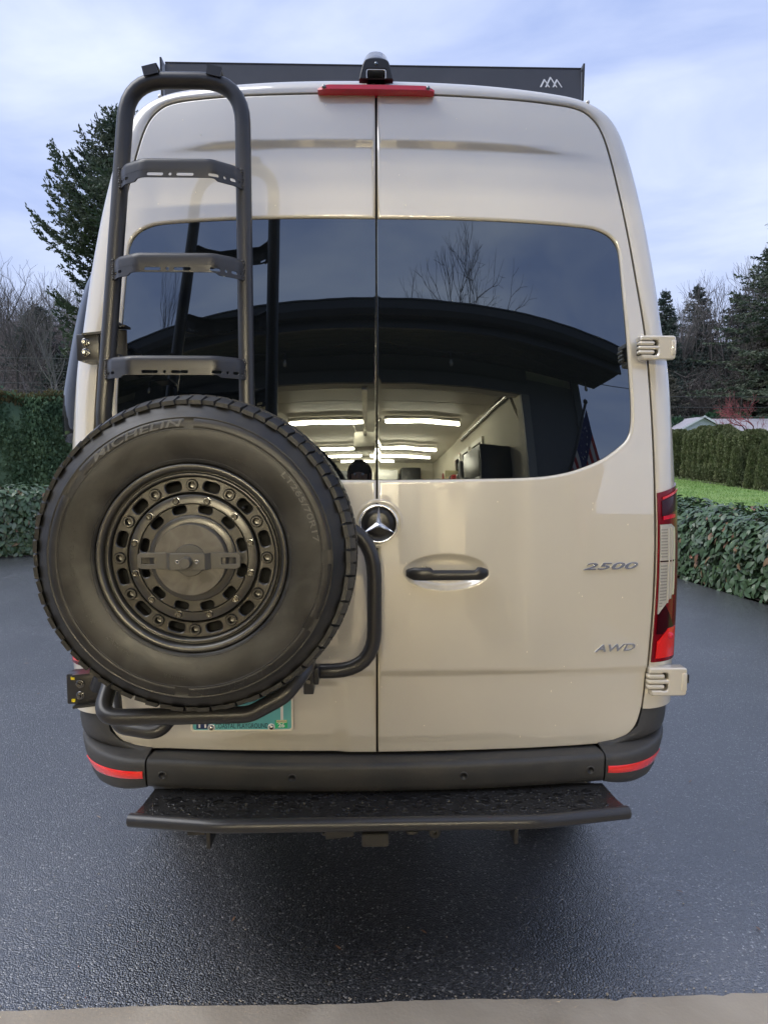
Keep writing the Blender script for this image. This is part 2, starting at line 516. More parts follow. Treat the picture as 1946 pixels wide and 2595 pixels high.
def text_mesh(txt, size=1.0, extrude=0.0, bevel=0.0, shear=0.0, offset=0.0, spacing=1.0):
    cu = bpy.data.curves.new('text', 'FONT')
    cu.body = txt; cu.size = size; cu.extrude = extrude; cu.bevel_depth = bevel; cu.bevel_resolution = 1
    cu.shear = shear; cu.offset = offset; cu.space_character = spacing
    o = bpy.data.objects.new('text', cu)
    me = bpy.data.meshes.new_from_object(o)
    v = np.array([q.co[:] for q in me.vertices]) if len(me.vertices) else np.zeros((0, 3))
    f = [tuple(g.vertices) for g in me.polygons]
    bpy.data.objects.remove(o); bpy.data.curves.remove(cu); bpy.data.meshes.remove(me)
    return v, f

def rrect(cx, cy, w, h, r, n=5):
    out = []
    for sx, sy, a0 in ((1, 1, 0), (-1, 1, 90), (-1, -1, 180), (1, -1, 270)):
        for k in range(n + 1):
            a = R(a0 + 90 * k / n)
            out.append((cx + sx * (w / 2 - r) + r * math.cos(a), cy + sy * (h / 2 - r) + r * math.sin(a)))
    return out
def circ(cx, cy, r, n=24): return [(cx + r * math.cos(2 * math.pi * k / n), cy + r * math.sin(2 * math.pi * k / n)) for k in range(n)]

def inpoly(P, poly):
    P = np.asarray(P); poly = np.asarray(poly)
    x, y = P[:, 0], P[:, 1]
    c = np.zeros(len(P), bool)
    n = len(poly)
    for i in range(n):
        x0, y0 = poly[i]; x1, y1 = poly[(i + 1) % n]
        k = ((y0 > y) != (y1 > y))
        if y1 != y0:
            k &= x < (x1 - x0) * (y - y0) / (y1 - y0) + x0
            c ^= k
    return c

# ------------------------------------------------------------------ the van's rear surface
def sst(a, b, x):
    t = np.clip((np.asarray(x, float) - a) / (b - a), 0, 1)
    return t * t * (3 - 2 * t)
_PZ = np.array([0.5, 0.66, 0.97, 1.30, 1.56, 1.80, 2.10, 2.38, 2.55, 2.68, 2.76, 2.84, 2.9])
_PY = np.array([2.209, 2.203, 2.198, 2.196, 2.206, 2.223, 2.249, 2.277, 2.297, 2.313, 2.325, 2.345, 2.37])
_zz = np.linspace(0.4, 3.0, 1301)
_yy = np.interp(_zz, _PZ, _PY)
_k = np.exp(-0.5 * (np.arange(-90, 91) / 34.0) ** 2); _k /= _k.sum()
_yy = np.convolve(np.pad(_yy, 90, mode='edge'), _k, 'valid')
def surf(x, z):
    x = np.asarray(x, float); z = np.asarray(z, float)
    a = np.abs(x)
    y = np.interp(z, _zz, _yy) + (0.05 + 0.03 * sst(1.4, 2.6, z)) * (a / 0.8) ** 2.2
    y = y + 0.009 * (1 - sst(0.935, 0.962, z + 0.012 * (a / 0.9) ** 2))                 # lower crease, panel tucks in below
    y = y - 0.010 * sst(2.592, 2.620, z + 0.012 * (a / 0.7) ** 3) * (1 - sst(0.42, 0.75, a))   # overhanging swage below the roof
    rho = ((x - 0.218) / 0.136) ** 2 + ((z - 1.274) / 0.058) ** 2
    y = y + 0.022 * (1 - sst(0.40, 1.05, rho)) * (x > 0)                               # hand recess of the right door
    d = (1 - sst(-0.150, -0.085, x + 0.06 * (z - 0.8))) * sst(-0.76, -0.66, x) * (1 - sst(0.90, 0.935, z))
    y = y + 0.010 * d                                                                     # plate recess of the left door
    return y
def snormal(x, z):
    e = 0.0015
    gx = (surf(x + e, z) - surf(x - e, z)) / (2 * e)
    gz = (surf(x, z + e) - surf(x, z - e)) / (2 * e)
    n = np.stack([gx, -np.ones_like(gx), gz], -1)
    return n / np.linalg.norm(n, axis=-1, keepdims=True)

def panel(name, outline, m, parent, er=0.004, depth=0.03, yoff=0.0, step=0.014, sf=None, nf=None, dense=None):
    """sheet following the rear surface inside an outline (x,z), with rolled edges; er = edge radius, one or per point"""
    sf = sf or surf; nf = nf or snormal
    P = np.array(outline, float)
    area = 0.5 * np.sum(P[:, 0] * np.roll(P[:, 1], -1) - np.roll(P[:, 0], -1) * P[:, 1])
    er = np.full(len(P), er) if np.isscalar(er) else np.array(er)
    if area < 0: P = P[::-1]; er = er[::-1]
    t1 = P - np.roll(P, 1, 0); t2 = np.roll(P, -1, 0) - P
    t1 /= np.linalg.norm(t1, axis=1, keepdims=True) + 1e-12; t2 /= np.linalg.norm(t2, axis=1, keepdims=True) + 1e-12
    n1 = np.stack([-t1[:, 1], t1[:, 0]], 1); n2 = np.stack([-t2[:, 1], t2[:, 0]], 1)
    nn = n1 + n2
    nn /= np.linalg.norm(nn, axis=1, keepdims=True) + 1e-9
    cosm = np.clip(np.sum(nn * n1, 1), 0.45, 1)
    inn = P + nn * (er / cosm)[:, None]
    lo, hi = inn.min(0), inn.max(0)
    gx, gz = np.meshgrid(np.arange(lo[0], hi[0], step), np.arange(lo[1], hi[1], step))
    gx = gx + (np.arange(gx.shape[0]) % 2)[:, None] * step * 0.5
    G = np.stack([gx.ravel(), gz.ravel()], 1)
    if dense:                                              # finer points inside an ellipse (cx, cz, rx, rz, step)
        cx, cz, rx, rz, ds = dense
        G = G[((G[:, 0] - cx) / rx) ** 2 + ((G[:, 1] - cz) / rz) ** 2 > 1]
        hx, hz_ = np.meshgrid(np.arange(cx - rx, cx + rx, ds), np.arange(cz - rz, cz + rz, ds))
        hx = hx + (np.arange(hx.shape[0]) % 2)[:, None] * ds * 0.5
        H = np.stack([hx.ravel(), hz_.ravel()], 1)
        H = H[((H[:, 0] - cx) / rx) ** 2 + ((H[:, 1] - cz) / rz) ** 2 < 0.97]
        G = np.vstack([G, H])
    G = G[inpoly(G, inn)]
    d = np.full(len(G), 9.0)
    for k in range(0, len(inn)):
        d = np.minimum(d, (G[:, 0] - inn[k, 0]) ** 2 + (G[:, 1] - inn[k, 1]) ** 2)
    G = G[d > (0.55 * step) ** 2]
    n = len(inn)
    allp = [Vector(p) for p in np.vstack([inn, G])]
    vs, es, fs, ov, oe, of = delaunay_2d_cdt(allp, [(i, (i + 1) % n) for i in range(n)], [], 0, 1e-7)
    V2 = np.array([p[:] for p in vs])
    F = np.array([q[:] for q in fs])
    cen = V2[F].mean(1)
    F = F[inpoly(cen, inn)]
    own = {}
    for i, lst in enumerate(ov):
        for q in lst:
            if q < n: own[q] = i
    ids = [own.get(i, i) for i in range(n)]
    V = np.stack([V2[:, 0], sf(V2[:, 0], V2[:, 1]) + yoff, V2[:, 1]], 1)
    N = nf(V2[:, 0], V2[:, 1])
    verts = [V]; norms = [N]
    faces = []
    for q in F:
        a, b, c = V[q]
        faces.append(tuple(q) if np.cross(b - a, c - a)[1] < 0 else tuple(q[::-1]))
    base = len(V)
    Yb = sf(P[:, 0], P[:, 1]) + yoff
    Ns = nf(P[:, 0], P[:, 1])
    out3 = np.stack([-nn[:, 0], np.zeros(n), -nn[:, 1]], 1)
    prev = ids
    for fr, dp in ((0.30, 0.30), (0.0, 1.0), (0.0, None)):
        Q = P + nn * (er * fr / cosm)[:, None]
        if fr > 0:
            dy = er * dp * 0.5; w = 0.7
        elif dp is not None:
            dy = er * dp; w = 0.0
        else:
            dy = er + depth; w = 0.0
        ring = np.stack([Q[:, 0], Yb + dy, Q[:, 1]], 1)
        nr = Ns * w + out3 * (1 - w + 0.15)
        nr /= np.linalg.norm(nr, axis=1, keepdims=True)
        verts.append(ring); norms.append(nr)
        cur = list(range(base, base + n))
        for i in range(n):
            j = (i + 1) % n
            faces.append((prev[i], prev[j], cur[j], cur[i])[::-1])
        prev = cur; base += n
    return mesh(name, np.vstack(verts), faces, m, parent, True, np.vstack(norms))

# ================================================================== THE VAN
van = thing('camper_van', 'beige high roof camper van with tinted rear windows parked on the driveway', 'van', (0, 4.8, 0))

DOOR = [(0.901, 1.35), (0.899, 1.143), (0.889, 0.955), (0.881, 0.845), (0.873, 0.790), (0.856, 0.742), (0.822, 0.710), (0.776, 0.695), (0.732, 0.690), (0.518, 0.688), (0.25, 0.688), (0.0026, 0.688)]
DOOR_UP = [(0.901, 1.35), (0.896, 1.530), (0.890, 1.708), (0.880, 1.900), (0.868, 2.040), (0.841, 2.209), (0.816, 2.351), (0.790, 2.474), (0.758, 2.601), (0.727, 2.687), (0.687, 2.733), (0.635, 2.752), (0.540, 2.757), (0.353, 2.760), (0.173, 2.762), (0.0026, 2.763)]
WIN = [(0.0026, 2.374), (0.231, 2.375), (0.474, 2.373), (0.663, 2.368), (0.716, 2.361), (0.756, 2.343), (0.779, 2.315), (0.788, 2.275), (0.796, 2.182), (0.807, 2.040), (0.815, 1.905), (0.820, 1.796), (0.817, 1.728), (0.803, 1.690), (0.770, 1.660), (0.720, 1.627), (0.657, 1.601), (0.588, 1.582), (0.487, 1.570), (0.25, 1.565), (0.0026, 1.563)]
d_low = resample(catmull(DOOR, 10), 0.012)[::-1]           # bottom centre -> right waist
d_up = resample(catmull(DOOR_UP, 10), 0.012)[1:]           # right waist -> top centre
win = resample(catmull(WIN, 10), 0.010)                    # top centre -> round -> bottom centre
out_r = np.vstack([d_low, d_up, win])
er_r = np.r_[np.full(len(d_low) + len(d_up), 0.0035), np.full(len(win), 0.011)]
gap = 0.0032
def mirror(P): Q = np.array(P).copy(); Q[:, 0] *= -1; return Q

doors = {}
for side, nm, lab in ((1, 'rear_door', 'right rear door with black pull handle and chrome letters'), (-1, 'rear_door', 'left rear door behind the ladder and spare wheel')):
    o = out_r if side > 0 else mirror(out_r)
    d = panel(nm, o, 'paint', van, er_r, 0.028, step=0.012, dense=(0.218, 1.274, 0.155, 0.070, 0.004) if side > 0 else (-0.12, 0.82, 0.08, 0.13, 0.006))
    d['label'] = lab
    doors[side] = d
    g = win.copy()
    g[:, 0] = np.maximum(g[:, 0], 0.0028)
    cx, cz = g[:, 0].mean(), g[:, 1].mean()
    wo = g if side > 0 else mirror(g)
    panel('window_glass', wo, 'glass', d, 0.001, 0.004, 0.0085, 0.02)

# black seal sheet, puts the shade of the door gaps into colour
backing = np.vstack([d_low, d_up]); backing = backing + (backing - np.array([0.3, 1.7])) * np.array([0.02, 0.012])
backing_full = np.vstack([backing[backing[:, 0] > 0.001], mirror(backing[backing[:, 0] > 0.001])[::-1]])
panel('gap_backing', backing_full, 'paint_dark_seam', van, 0.002, 0.002, 0.033, 0.05)

# ---- body shell: corner loft from the door seam to the body side, then forward
D_KEY = [(0.876, 0.80), (0.889, 0.955), (0.899, 1.143), (0.901, 1.35), (0.896, 1.530), (0.890, 1.708), (0.880, 1.900), (0.868, 2.040), (0.841, 2.209), (0.816, 2.351), (0.790, 2.474), (0.758, 2.601), (0.727, 2.687), (0.687, 2.733), (0.635, 2.752), (0.540, 2.757), (0.353, 2.760), (0.173, 2.762), (0.0, 2.763)]
B_KEY = [(1.030, 0.80), (1.027, 0.955), (1.028, 1.150), (1.025, 1.351), (1.013, 1.542), (1.002, 1.711), (0.984, 1.920), (0.962, 2.045), (0.936, 2.209), (0.908, 2.351), (0.879, 2.474), (0.842, 2.601), (0.803, 2.700), (0.753, 2.760), (0.672, 2.798), (0.560, 2.815), (0.360, 2.830), (0.178, 2.836), (0.0, 2.838)]
NS = 12
Dc = catmull(D_KEY, NS); Bc = catmull(B_KEY, NS)
tg = np.gradient(Dc, axis=0); tg /= np.linalg.norm(tg, axis=1, keepdims=True)
Dn = np.stack([tg[:, 1], -tg[:, 0]], 1)                    # outward of the door outline
Dc = Dc + Dn * 0.0075
YB = 2.43
def corner(i, t, off=0.0):
    """i: fractional index along the loft keys (0 = bottom, 18 = top centre), t: 0 seam .. 1 side"""
    k = np.clip(i * NS, 0, len(Dc) - 1)
    j = int(min(math.floor(k), len(Dc) - 2)); fr = k - j
    D = Dc[j] * (1 - fr) + Dc[j + 1] * fr
    B = Bc[j] * (1 - fr) + Bc[j + 1] * fr
    a = t * math.pi / 2
    yd = float(surf(D[0], D[1]))
    q = D + (B - D) * math.sin(a)
    u = (B - D); u = u / (np.linalg.norm(u) + 1e-9)
    y = yd + (YB - yd) * (1 - math.cos(a))
    q = q + u * off * math.sin(a)
    return np.array([q[0], y - off * math.cos(a), q[1]])

rows = []
idx = np.arange(0, len(Dc)) / NS
for i in idx:
    row = []
    p0 = corner(i, 0.0)
    row.append(p0 + np.array([0, 0.035, 0])); row.append(p0 + np.array([0, 0.003, 0]))
    for t in np.linspace(0.10, 1, 12): row.append(corner(i, t))
    e = row[-1]
    for yy, sc in ((2.9, 1.0), (4.2, 1.0), (6.2, 1.0), (7.0, 0.985)):
        row.append(np.array([e[0] * sc, yy, e[2]]))
    row.append(np.array([e[0] * 0.86, 7.9, min(e[2], 1.0 + 0.55 * (e[2] - 0.8))]))
    rows.append(row)
nr = len(rows[0])
def strip(rows):
    v = [p for r in rows for p in r]; f = []
    m = len(rows[0])
    for a in range(len(rows) - 1):
        for b in range(m - 1):
            f.append((a * m + b, a * m + b + 1, (a + 1) * m + b + 1, (a + 1) * m + b))
    return v, f
v, f = strip(rows)
vl = [np.array([-p[0], p[1], p[2]]) for p in v]
b = MB().add(v, f).add(vl, [q[::-1] for q in f])
n0 = len(v)
body = b.build('body_shell', 'paint', van, True)
bm = bmesh.new(); bm.from_mesh(body.data)
bmesh.ops.remove_doubles(bm, verts=bm.verts, dist=0.0004)
bmesh.ops.recalc_face_normals(bm, faces=bm.faces)
for e in bm.edges:
    if len(e.link_faces) == 2 and e.calc_face_angle(0) > R(50): e.smooth = False
bm.to_mesh(body.data); bm.free()
MB().box((0, 5.2, 0.66), (1.72, 5.2, 0.34)).build('underbody', 'underbody', van, False)
MB().box((0, 5.1, 1.7), (1.5, 5.0, 1.8)).build('inner_backing_box', 'underbody', van, False)  # black box added inside the shell to keep gaps and interior dark
# body panel lines of the roof rain channel
for s in (-1, 1):
    pts = [Vector((s * 0.69, 2.395, 2.785)), Vector((s * 0.692, 2.6, 2.797)), Vector((s * 0.692, 4.5, 2.797))]
    MB().tube(pts, 0.006, 6).build('roof_channel', 'paint', van)

# road wheels under the body
for s in (-1, 1):
    for yy in (3.35, 7.0):
        prof = [(0.20, -0.05), (0.235, -0.115), (0.30, -0.13), (0.36, -0.12), (0.385, -0.09), (0.39, 0), (0.385, 0.09), (0.36, 0.12), (0.30, 0.13), (0.235, 0.115), (0.20, 0.05)]
        w = MB().lathe(prof, (s * 0.86, yy, 0.39), 48, 'x').build('road_wheel', 'rubber', van)
        MB().lathe([(0.0, 0.02 * s), (0.12, 0.03 * s), (0.2, 0.05 * s), (0.232, 0.11 * s)], (s * 0.86, yy, 0.39), 36, 'x').build('rim', 'wheel_metal', w)

# ---- tail lights, wrapped round the corners
def zi(z):                      # loft index of a height on the corner
    zs = [p[1] for p in B_KEY]
    return float(np.interp(z, zs, range(len(zs))))
def corner_patch(name, poly_tz, off, m, parent, s=1, n=14, thick=0.02):
    """patch on the corner between two curves: rows of (z, t0, t1)"""
    rows = []
    for z0, z1, t0, t1 in poly_tz:
        row = []
        for k in range(n + 1):
            fr = k / n
            t = t0 + (t1 - t0) * fr
            z = z0 + (z1 - z0) * fr
            row.append(corner(zi(z), t, off))
        b0 = corner(zi(z0), t0, off - thick); b1 = corner(zi(z1), t1, off - thick)
        rows.append([b0] + row + [b1])
    # close top and bottom
    first = [corner(zi(poly_tz[0][0]), max(poly_tz[0][2], 0.0), off - thick)] * 0
    v, f = strip(rows)
    m_ = len(rows[0])
    k0 = len(v)
    for q, (z0, z1, t0, t1) in ((0, poly_tz[0]), (len(rows) - 1, poly_tz[-1])):
        base = len(v)
        for k in range(n + 1):
            fr = k / n
            v.append(corner(zi(z0 + (z1 - z0) * fr), t0 + (t1 - t0) * fr, off - thick))
        for k in range(n):
            f.append((q * m_ + 1 + k, q * m_ + 2 + k, base + k + 1, base + k))
    v = [np.array([p[0] * s, p[1], p[2]]) for p in v]
    o = mesh(name, v, f, m, parent, True)
    sharpen(o.data, 40)
    return o
for s in (1, -1):
    tl = [(1.530 - 0.0 * k, 1.556, 0.02, 0.96) for k in (0,)]
    zs = np.linspace(1.528, 0.962, 22)
    rows_ = []
    for z in zs:
        up = 0.026 * max(0, (z - 1.45) / 0.08) if z > 1.45 else 0
        rows_.append((z, z + up, 0.015, 0.985))
    t = corner_patch('tail_light', rows_, 0.0045, 'red_lens', van, s)
    t['label'] = 'tall red tail light with clear reversing lamp'
    # dark upper housing band, clear reversing lamp, stacked ribs, bright fog lamp
    corner_patch('upper_housing', [(z, z + 0.018, 0.08, 0.52) for z in np.linspace(1.500, 1.445, 5)], 0.0085, 'red_dark', t, s, thick=0.003)
    corner_patch('guide_bar', [(z, z + 0.02, 0.10, 0.55) for z in np.linspace(1.512, 1.505, 3)], 0.0105, 'red_bright', t, s, thick=0.003)
    corner_patch('guide_bar', [(z, z + 0.004, 0.10, 0.38) for z in np.linspace(1.446, 1.434, 3)], 0.0105, 'red_brake', t, s, thick=0.003)
    wl_ = []
    for z in np.linspace(1.418, 1.130, 24):
        t1 = 0.36
        if z > 1.40: t1 = 0.36 - 0.10 * ((z - 1.40) / 0.018) ** 2
        if z < 1.20: t1 = max(0.055, 0.36 - 0.32 * ((1.20 - z) / 0.07))
        wl_.append((z, z, 0.04, t1))
    wln = corner_patch('reversing_lamp', wl_, 0.0105, 'white_lens', t, s, thick=0.004)
    for q in range(26):
        zq = 1.402 - 0.0098 * q
        if abs(zq - 1.298) < 0.006: continue
        corner_patch('lens_prism', [(z, z, 0.055, 0.17 if zq > 1.175 else 0.10) for z in (zq, zq - 0.0034)], 0.0118, 'lens_shadow', wln, s, n=4, thick=0.002)
    for q in range(3):
        tt = 0.19 + 0.062 * q
        corner_patch('lens_rib', [(z, z, tt, tt + 0.022) for z in np.linspace(1.405, 1.20 - 0.012 * (3 - q), 8)], 0.0128, 'lens_rib', wln, s, n=4, thick=0.004)
    corner_patch('lens_divider', [(z, z, 0.04, 0.36) for z in np.linspace(1.300, 1.2955, 2)], 0.0125, 'red_dark', wln, s, thick=0.003)
    corner_patch('lower_housing', [(z, z, 0.05, max(0.07, min(0.50, 0.05 + (1.20 - z) * 3.0))) for z in np.linspace(1.178, 1.062, 10)], 0.0085, 'red_dark', t, s, thick=0.003)
    corner_patch('fog_lamp', [(z, z, 0.07 + 0.22 * max(0, (z - 1.035) / 0.05), 0.46) for z in np.linspace(1.078, 0.978, 8)], 0.0105, 'red_bright', t, s, thick=0.004)
    p = corner(zi(1.052), 0.30, 0.0135)
    MB().lathe([(0.0, -0.004), (0.009, -0.003), (0.012, 0.002)], (p[0] * s, p[1], p[2]), 20).build('lamp_bulb', 'red_brake', t)

# ---- bumper
bump_prof = [(2.245, 0.676), (2.150, 0.6835), (2.138, 0.6825), (2.131, 0.677), (2.128, 0.668), (2.130, 0.615), (2.137, 0.597), (2.150, 0.588), (2.30, 0.570), (2.30, 0.45)]
rows = []
for x in np.linspace(-0.722, 0.722, 41):
    dy = 0.05 * (abs(x) / 0.8) ** 2.2
    dz = 0.006 * (abs(x) / 0.72) ** 2
    rows.append([np.array([x, y + dy * (1 if k else 0.4), z + dz]) for k, (y, z) in enumerate(bump_prof)])
v, f = strip(rows)
bumper = mesh('rear_bumper', v, [q[::-1] for q in f], 'bumper_plastic', van)
sharpen(bumper.data, 60)
# corner caps
CAP = [  # z, x_in, y_in, x_out, droop
    (0.845, 0.888, 2.286, 1.040, 0.0), (0.80, 0.884, 2.280, 1.040, 0.0), (0.745, 0.866, 2.266, 1.038, 0.0), (0.716, 0.832, 2.256, 1.036, 0.0),
    (0.701, 0.782, 2.246, 1.034, 0.0), (0.6945, 0.728, 2.236, 1.032, 0.0), (0.6905, 0.7275, 2.190, 1.030, 0.0), (0.687, 0.7275, 2.176, 1.030, 0.001), (0.678, 0.7275, 2.168, 1.028, 0.004), (0.660, 0.7275, 2.167, 1.022, 0.012),
    (0.640, 0.7275, 2.168, 1.012, 0.020), (0.618, 0.7275, 2.171, 1.000, 0.032), (0.602, 0.7275, 2.178, 0.985, 0.042), (0.592, 0.7275, 2.190, 0.965, 0.046), (0.588, 0.7275, 2.26, 0.93, 0.044)]
CAPA = np.array(CAP)
def cap_pt(fi, u, off=0.0):
    z, xi, yi, xo, dr = [np.interp(fi, range(len(CAP)), CAPA[:, k]) for k in range(5)]
    a = u * math.pi / 2
    sx, cy = math.sin(a), 1 - math.cos(a)
    x = xi + (xo - xi) * sx + off * math.sin(a)
    y = yi + (2.52 - yi) * (cy ** 0.92) - off * math.cos(a)
    return np.array([x, y, z - dr * min(1, u * 1.6)])
CAPI = list(np.arange(0, len(CAP) - 0.99, 0.5))
for s in (1, -1):
    rows = []
    for fi in CAPI:
        row = [cap_pt(fi, 0) + np.array([0, 0.05, 0])]
        row += [cap_pt(fi, u) for u in np.linspace(0, 1, 18)]
        e = row[-1]
        row.append(np.array([e[0], 2.95, e[2]])); row.append(np.array([e[0] - 0.12, 2.96, e[2]]))
        rows.append([np.array([p[0] * s, p[1], p[2]]) for p in row])
    top = [np.array([p[0] * 0.9, p[1] + 0.06, p[2]]) for p in rows[0]]
    bot = [np.array([p[0] * 0.86, p[1] + 0.10, p[2] - 0.004]) for p in rows[-1]]
    v, f = strip([top] + rows + [bot])
    if s < 0: f = [q[::-1] for q in f]
    c = mesh('bumper_corner', v, f, 'bumper_plastic', van)
    sharpen(c.data, 60)
    # red reflector set in the corner
    rr = []
    for k in range(17):
        u = 0.015 + 0.60 * k / 16
        zt, zb = 9.3, 10.45
        if k > 12: zb = 10.45 - 0.8 * ((k - 12) / 4) ** 2
        rr.append([cap_pt(zt + (zb - zt) * q / 5, u, 0.0035 if 0 < q < 5 else 0.001) for q in range(6)])
    rr = [[np.array([p[0] * s, p[1], p[2]]) for p in r_] for r_ in rr]
    v, f = strip(rr)
    if s < 0: f = [q[::-1] for q in f]
    ro = mesh('reflector', v, f, 'reflector', c)
    # dark slot above the reflector
for x in (-0.672, -0.265, 0.268, 0.676):
    y = 2.128 + 0.05 * (abs(x) / 0.8) ** 2.2
    so = MB().lathe([(0.0, 0.0005), (0.0085, 0.0005), (0.0088, -0.002), (0.0098, -0.0025)], (x, y, 0.642), 24).build('parking_sensor', 'pod_black', bumper)
    MB().lathe([(0.0102, 0.0015), (0.0105, -0.003), (0.0132, -0.0028), (0.0138, 0.001)], (x, y, 0.642), 24).build('ring', 'bumper_plastic', so)

# ---- hinges on the right, body coloured
def hinge(zc, h, x0, x1, y):
    o = MB()
    w = x1 - x0
    # claw plate, open on the left where the knuckles run in
    a, b2 = w / 2, h / 2
    c_ = [(-a * 0.86, b2), (a - 0.008, b2), (a - 0.002, b2 - 0.003), (a, b2 - 0.009), (a, -b2 + 0.009), (a - 0.002, -b2 + 0.003), (a - 0.008, -b2), (-a * 0.74, -b2),
          (-a * 0.80, -b2 + 0.004), (-a * 0.80, -b2 * 0.60), (-a * 0.30, -b2 * 0.60), (-a * 0.18, -b2 * 0.66), (0.0, -b2 * 0.62), (a * 0.06, -b2 * 0.45), (a * 0.06, b2 * 0.45), (0.0, b2 * 0.62), (-a * 0.18, b2 * 0.66), (-a * 0.30, b2 * 0.60), (-a * 0.92, b2 * 0.60), (-a * 0.92, b2 - 0.004)]
    v, f = curve_mesh([c_], 0.045, 0.004, 2)
    o.add([Vector((p.x + (x0 + x1) / 2, y - p.z, p.y + zc)) for p in v], f)
    hb = o.build('hinge', 'paint', van, True, 40)
    for q in (-0.24, 0.0, 0.24):
        MB().box((x0 + w * 0.22 + 0.008 * (q == 0), y - 0.009, zc + q * h * 0.78), (w * 0.44 + 0.016 * (q == 0), 0.026, h * 0.165), None, 0.006, 3).build('knuckle', 'paint', hb, True, 40)
    MB().box((x0 + w * 0.30, y + 0.010, zc), (w * 0.46, 0.02, h * 0.58), None, 0.0).build('shadow_gap', 'paint_dark_seam', hb, False)
    MB().box((x1 - w * 0.070, y - 0.0215, zc), (w * 0.135, 0.008, h * 0.62), None, 0.003).build('pin_cover', 'paint', hb, True, 40)
    return hb
hinge(1.978, 0.074, 0.824, 0.942, 2.268)
hb = hinge(0.898, 0.094, 0.886, 1.016, 2.268)
MB().box((1.0225, 2.27, 0.905), (0.010, 0.03, 0.030), None, 0.002).build('rubber_stop', 'handle_black', hb)

# ---- black bracketed hinges on the left
for zc, h, x0, x1, y in ((1.964, 0.080, -0.905, -0.836, 2.222), (0.915, 0.098, -0.966, -0.868, 2.205)):
    hb = MB().box(((x0 + x1) / 2, y, zc), (x1 - x0, 0.05, h), None, 0.006).build('hinge_bracket', 'powder_black', van, True, 40)
    MB().box((x0 + 0.012, y + 0.012, zc), (0.022, 0.06, h * 0.92), None, 0.005).build('hinge_leaf', 'powder_black', hb, True, 40)
    MB().box(((x0 + x1) / 2 + 0.018, y - 0.004, zc + h * 0.5), (x1 - x0 - 0.01, 0.066, 0.007), Matrix.Rotation(R(-6), 3, 'Y')).build('top_flange', 'powder_black', hb, False)
    MB().box(((x0 + x1) / 2 + 0.018, y - 0.006, zc - h * 0.5), (x1 - x0 - 0.012, 0.070, 0.007), Matrix.Rotation(R(-6), 3, 'Y')).build('bottom_flange', 'powder_black', hb, False)
    for q in (0.17, -0.19):
        bc = ((x0 + x1) / 2 - 0.005, y - 0.025, zc + q * h * 1.05)
        bo = MB().lathe([(0.0, -0.018), (0.0055, -0.018), (0.0062, -0.015), (0.0062, -0.008), (0.0095, -0.0075), (0.0095, 0.0)], bc, 6).build('bolt', 'bolt', hb, False)
        MB().lathe([(0.0098, -0.003), (0.013, -0.0028), (0.0133, 0.001)], bc, 20).build('washer', 'bolt', bo)
        if zc < 1:
            MB().box((x0 + 0.022, y - 0.0262, zc + (0.36 if q > 0 else -0.36) * h), (0.011, 0.003, 0.009)).build('yellow_mark', 'yellow', hb, False)

# ---- flared window pod on the left flank
rows = []
for z in np.linspace(1.655, 2.44, 25):
    w0 = float(np.interp(z, [p[1] for p in B_KEY[:13]], [p[0] for p in B_KEY[:13]]))
    xo = float(np.interp(z, [1.655, 1.662, 1.672, 1.69, 1.72, 1.784, 1.878, 1.972, 2.08, 2.188, 2.28, 2.341, 2.40, 2.44], [1.07, 1.155, 1.188, 1.208, 1.217, 1.218, 1.208, 1.189, 1.166, 1.139, 1.108, 1.074, 1.00, 0.90]))
    xo = max(xo, w0 - 0.02)
    row = []
    for k in range(25):
        t = k / 24
        yy = 2.66 + t * 1.45
        d = min(yy - 2.66, 4.11 - yy)
        e = min(1.0, d / 0.20)
        e = (1 - (1 - e) ** 2.4) ** 0.8
        row.append(np.array([-(w0 - 0.02 + (xo - w0 + 0.02) * e), yy, z]))
    rows.append(row)
v, f = strip(rows)
mesh('side_window_pod', v, [q[::-1] for q in f], 'side_glass', van)

# ---- roof: third brake light, camera pod
def yroof(x, z): return float(surf(x, z))
rows = []
for k in range(41):
    x = -0.180 + 0.360 * k / 40
    e = min(1, (0.180 - abs(x)) / 0.030)
    hgt = 0.007 + 0.020 * e ** 0.6
    yb = yroof(x, 2.765)
    pr = [(yb + 0.010, 2.757), (yb - 0.022 - 0.006 * e, 2.7575), (yb - 0.028 - 0.008 * e, 2.761), (yb - 0.026 - 0.008 * e, 2.7625 + hgt * 0.45), (yb - 0.004, 2.763 + hgt * 0.95), (yb + 0.035, 2.763 + hgt + 0.008), (yb + 0.09, 2.763 + hgt + 0.012), (yb + 0.10, 2.74)]
    rows.append([np.array([x, a, c]) for a, c in pr])
v, f = strip(rows)
f.append(tuple(range(7, -1, -1))); f.append(tuple(40 * 8 + k for k in range(8)))
brk = mesh('third_brake_light', v, f, 'red_brake', van)
sharpen(brk.data, 45)
for s in (-1, 1):
    so = MB().lathe([(0.0, -0.003), (0.005, -0.003), (0.0065, 0.001)], (s * 0.160, yroof(0.16, 2.765) - 0.036, 2.7675), 12).build('screw', 'bolt', brk)
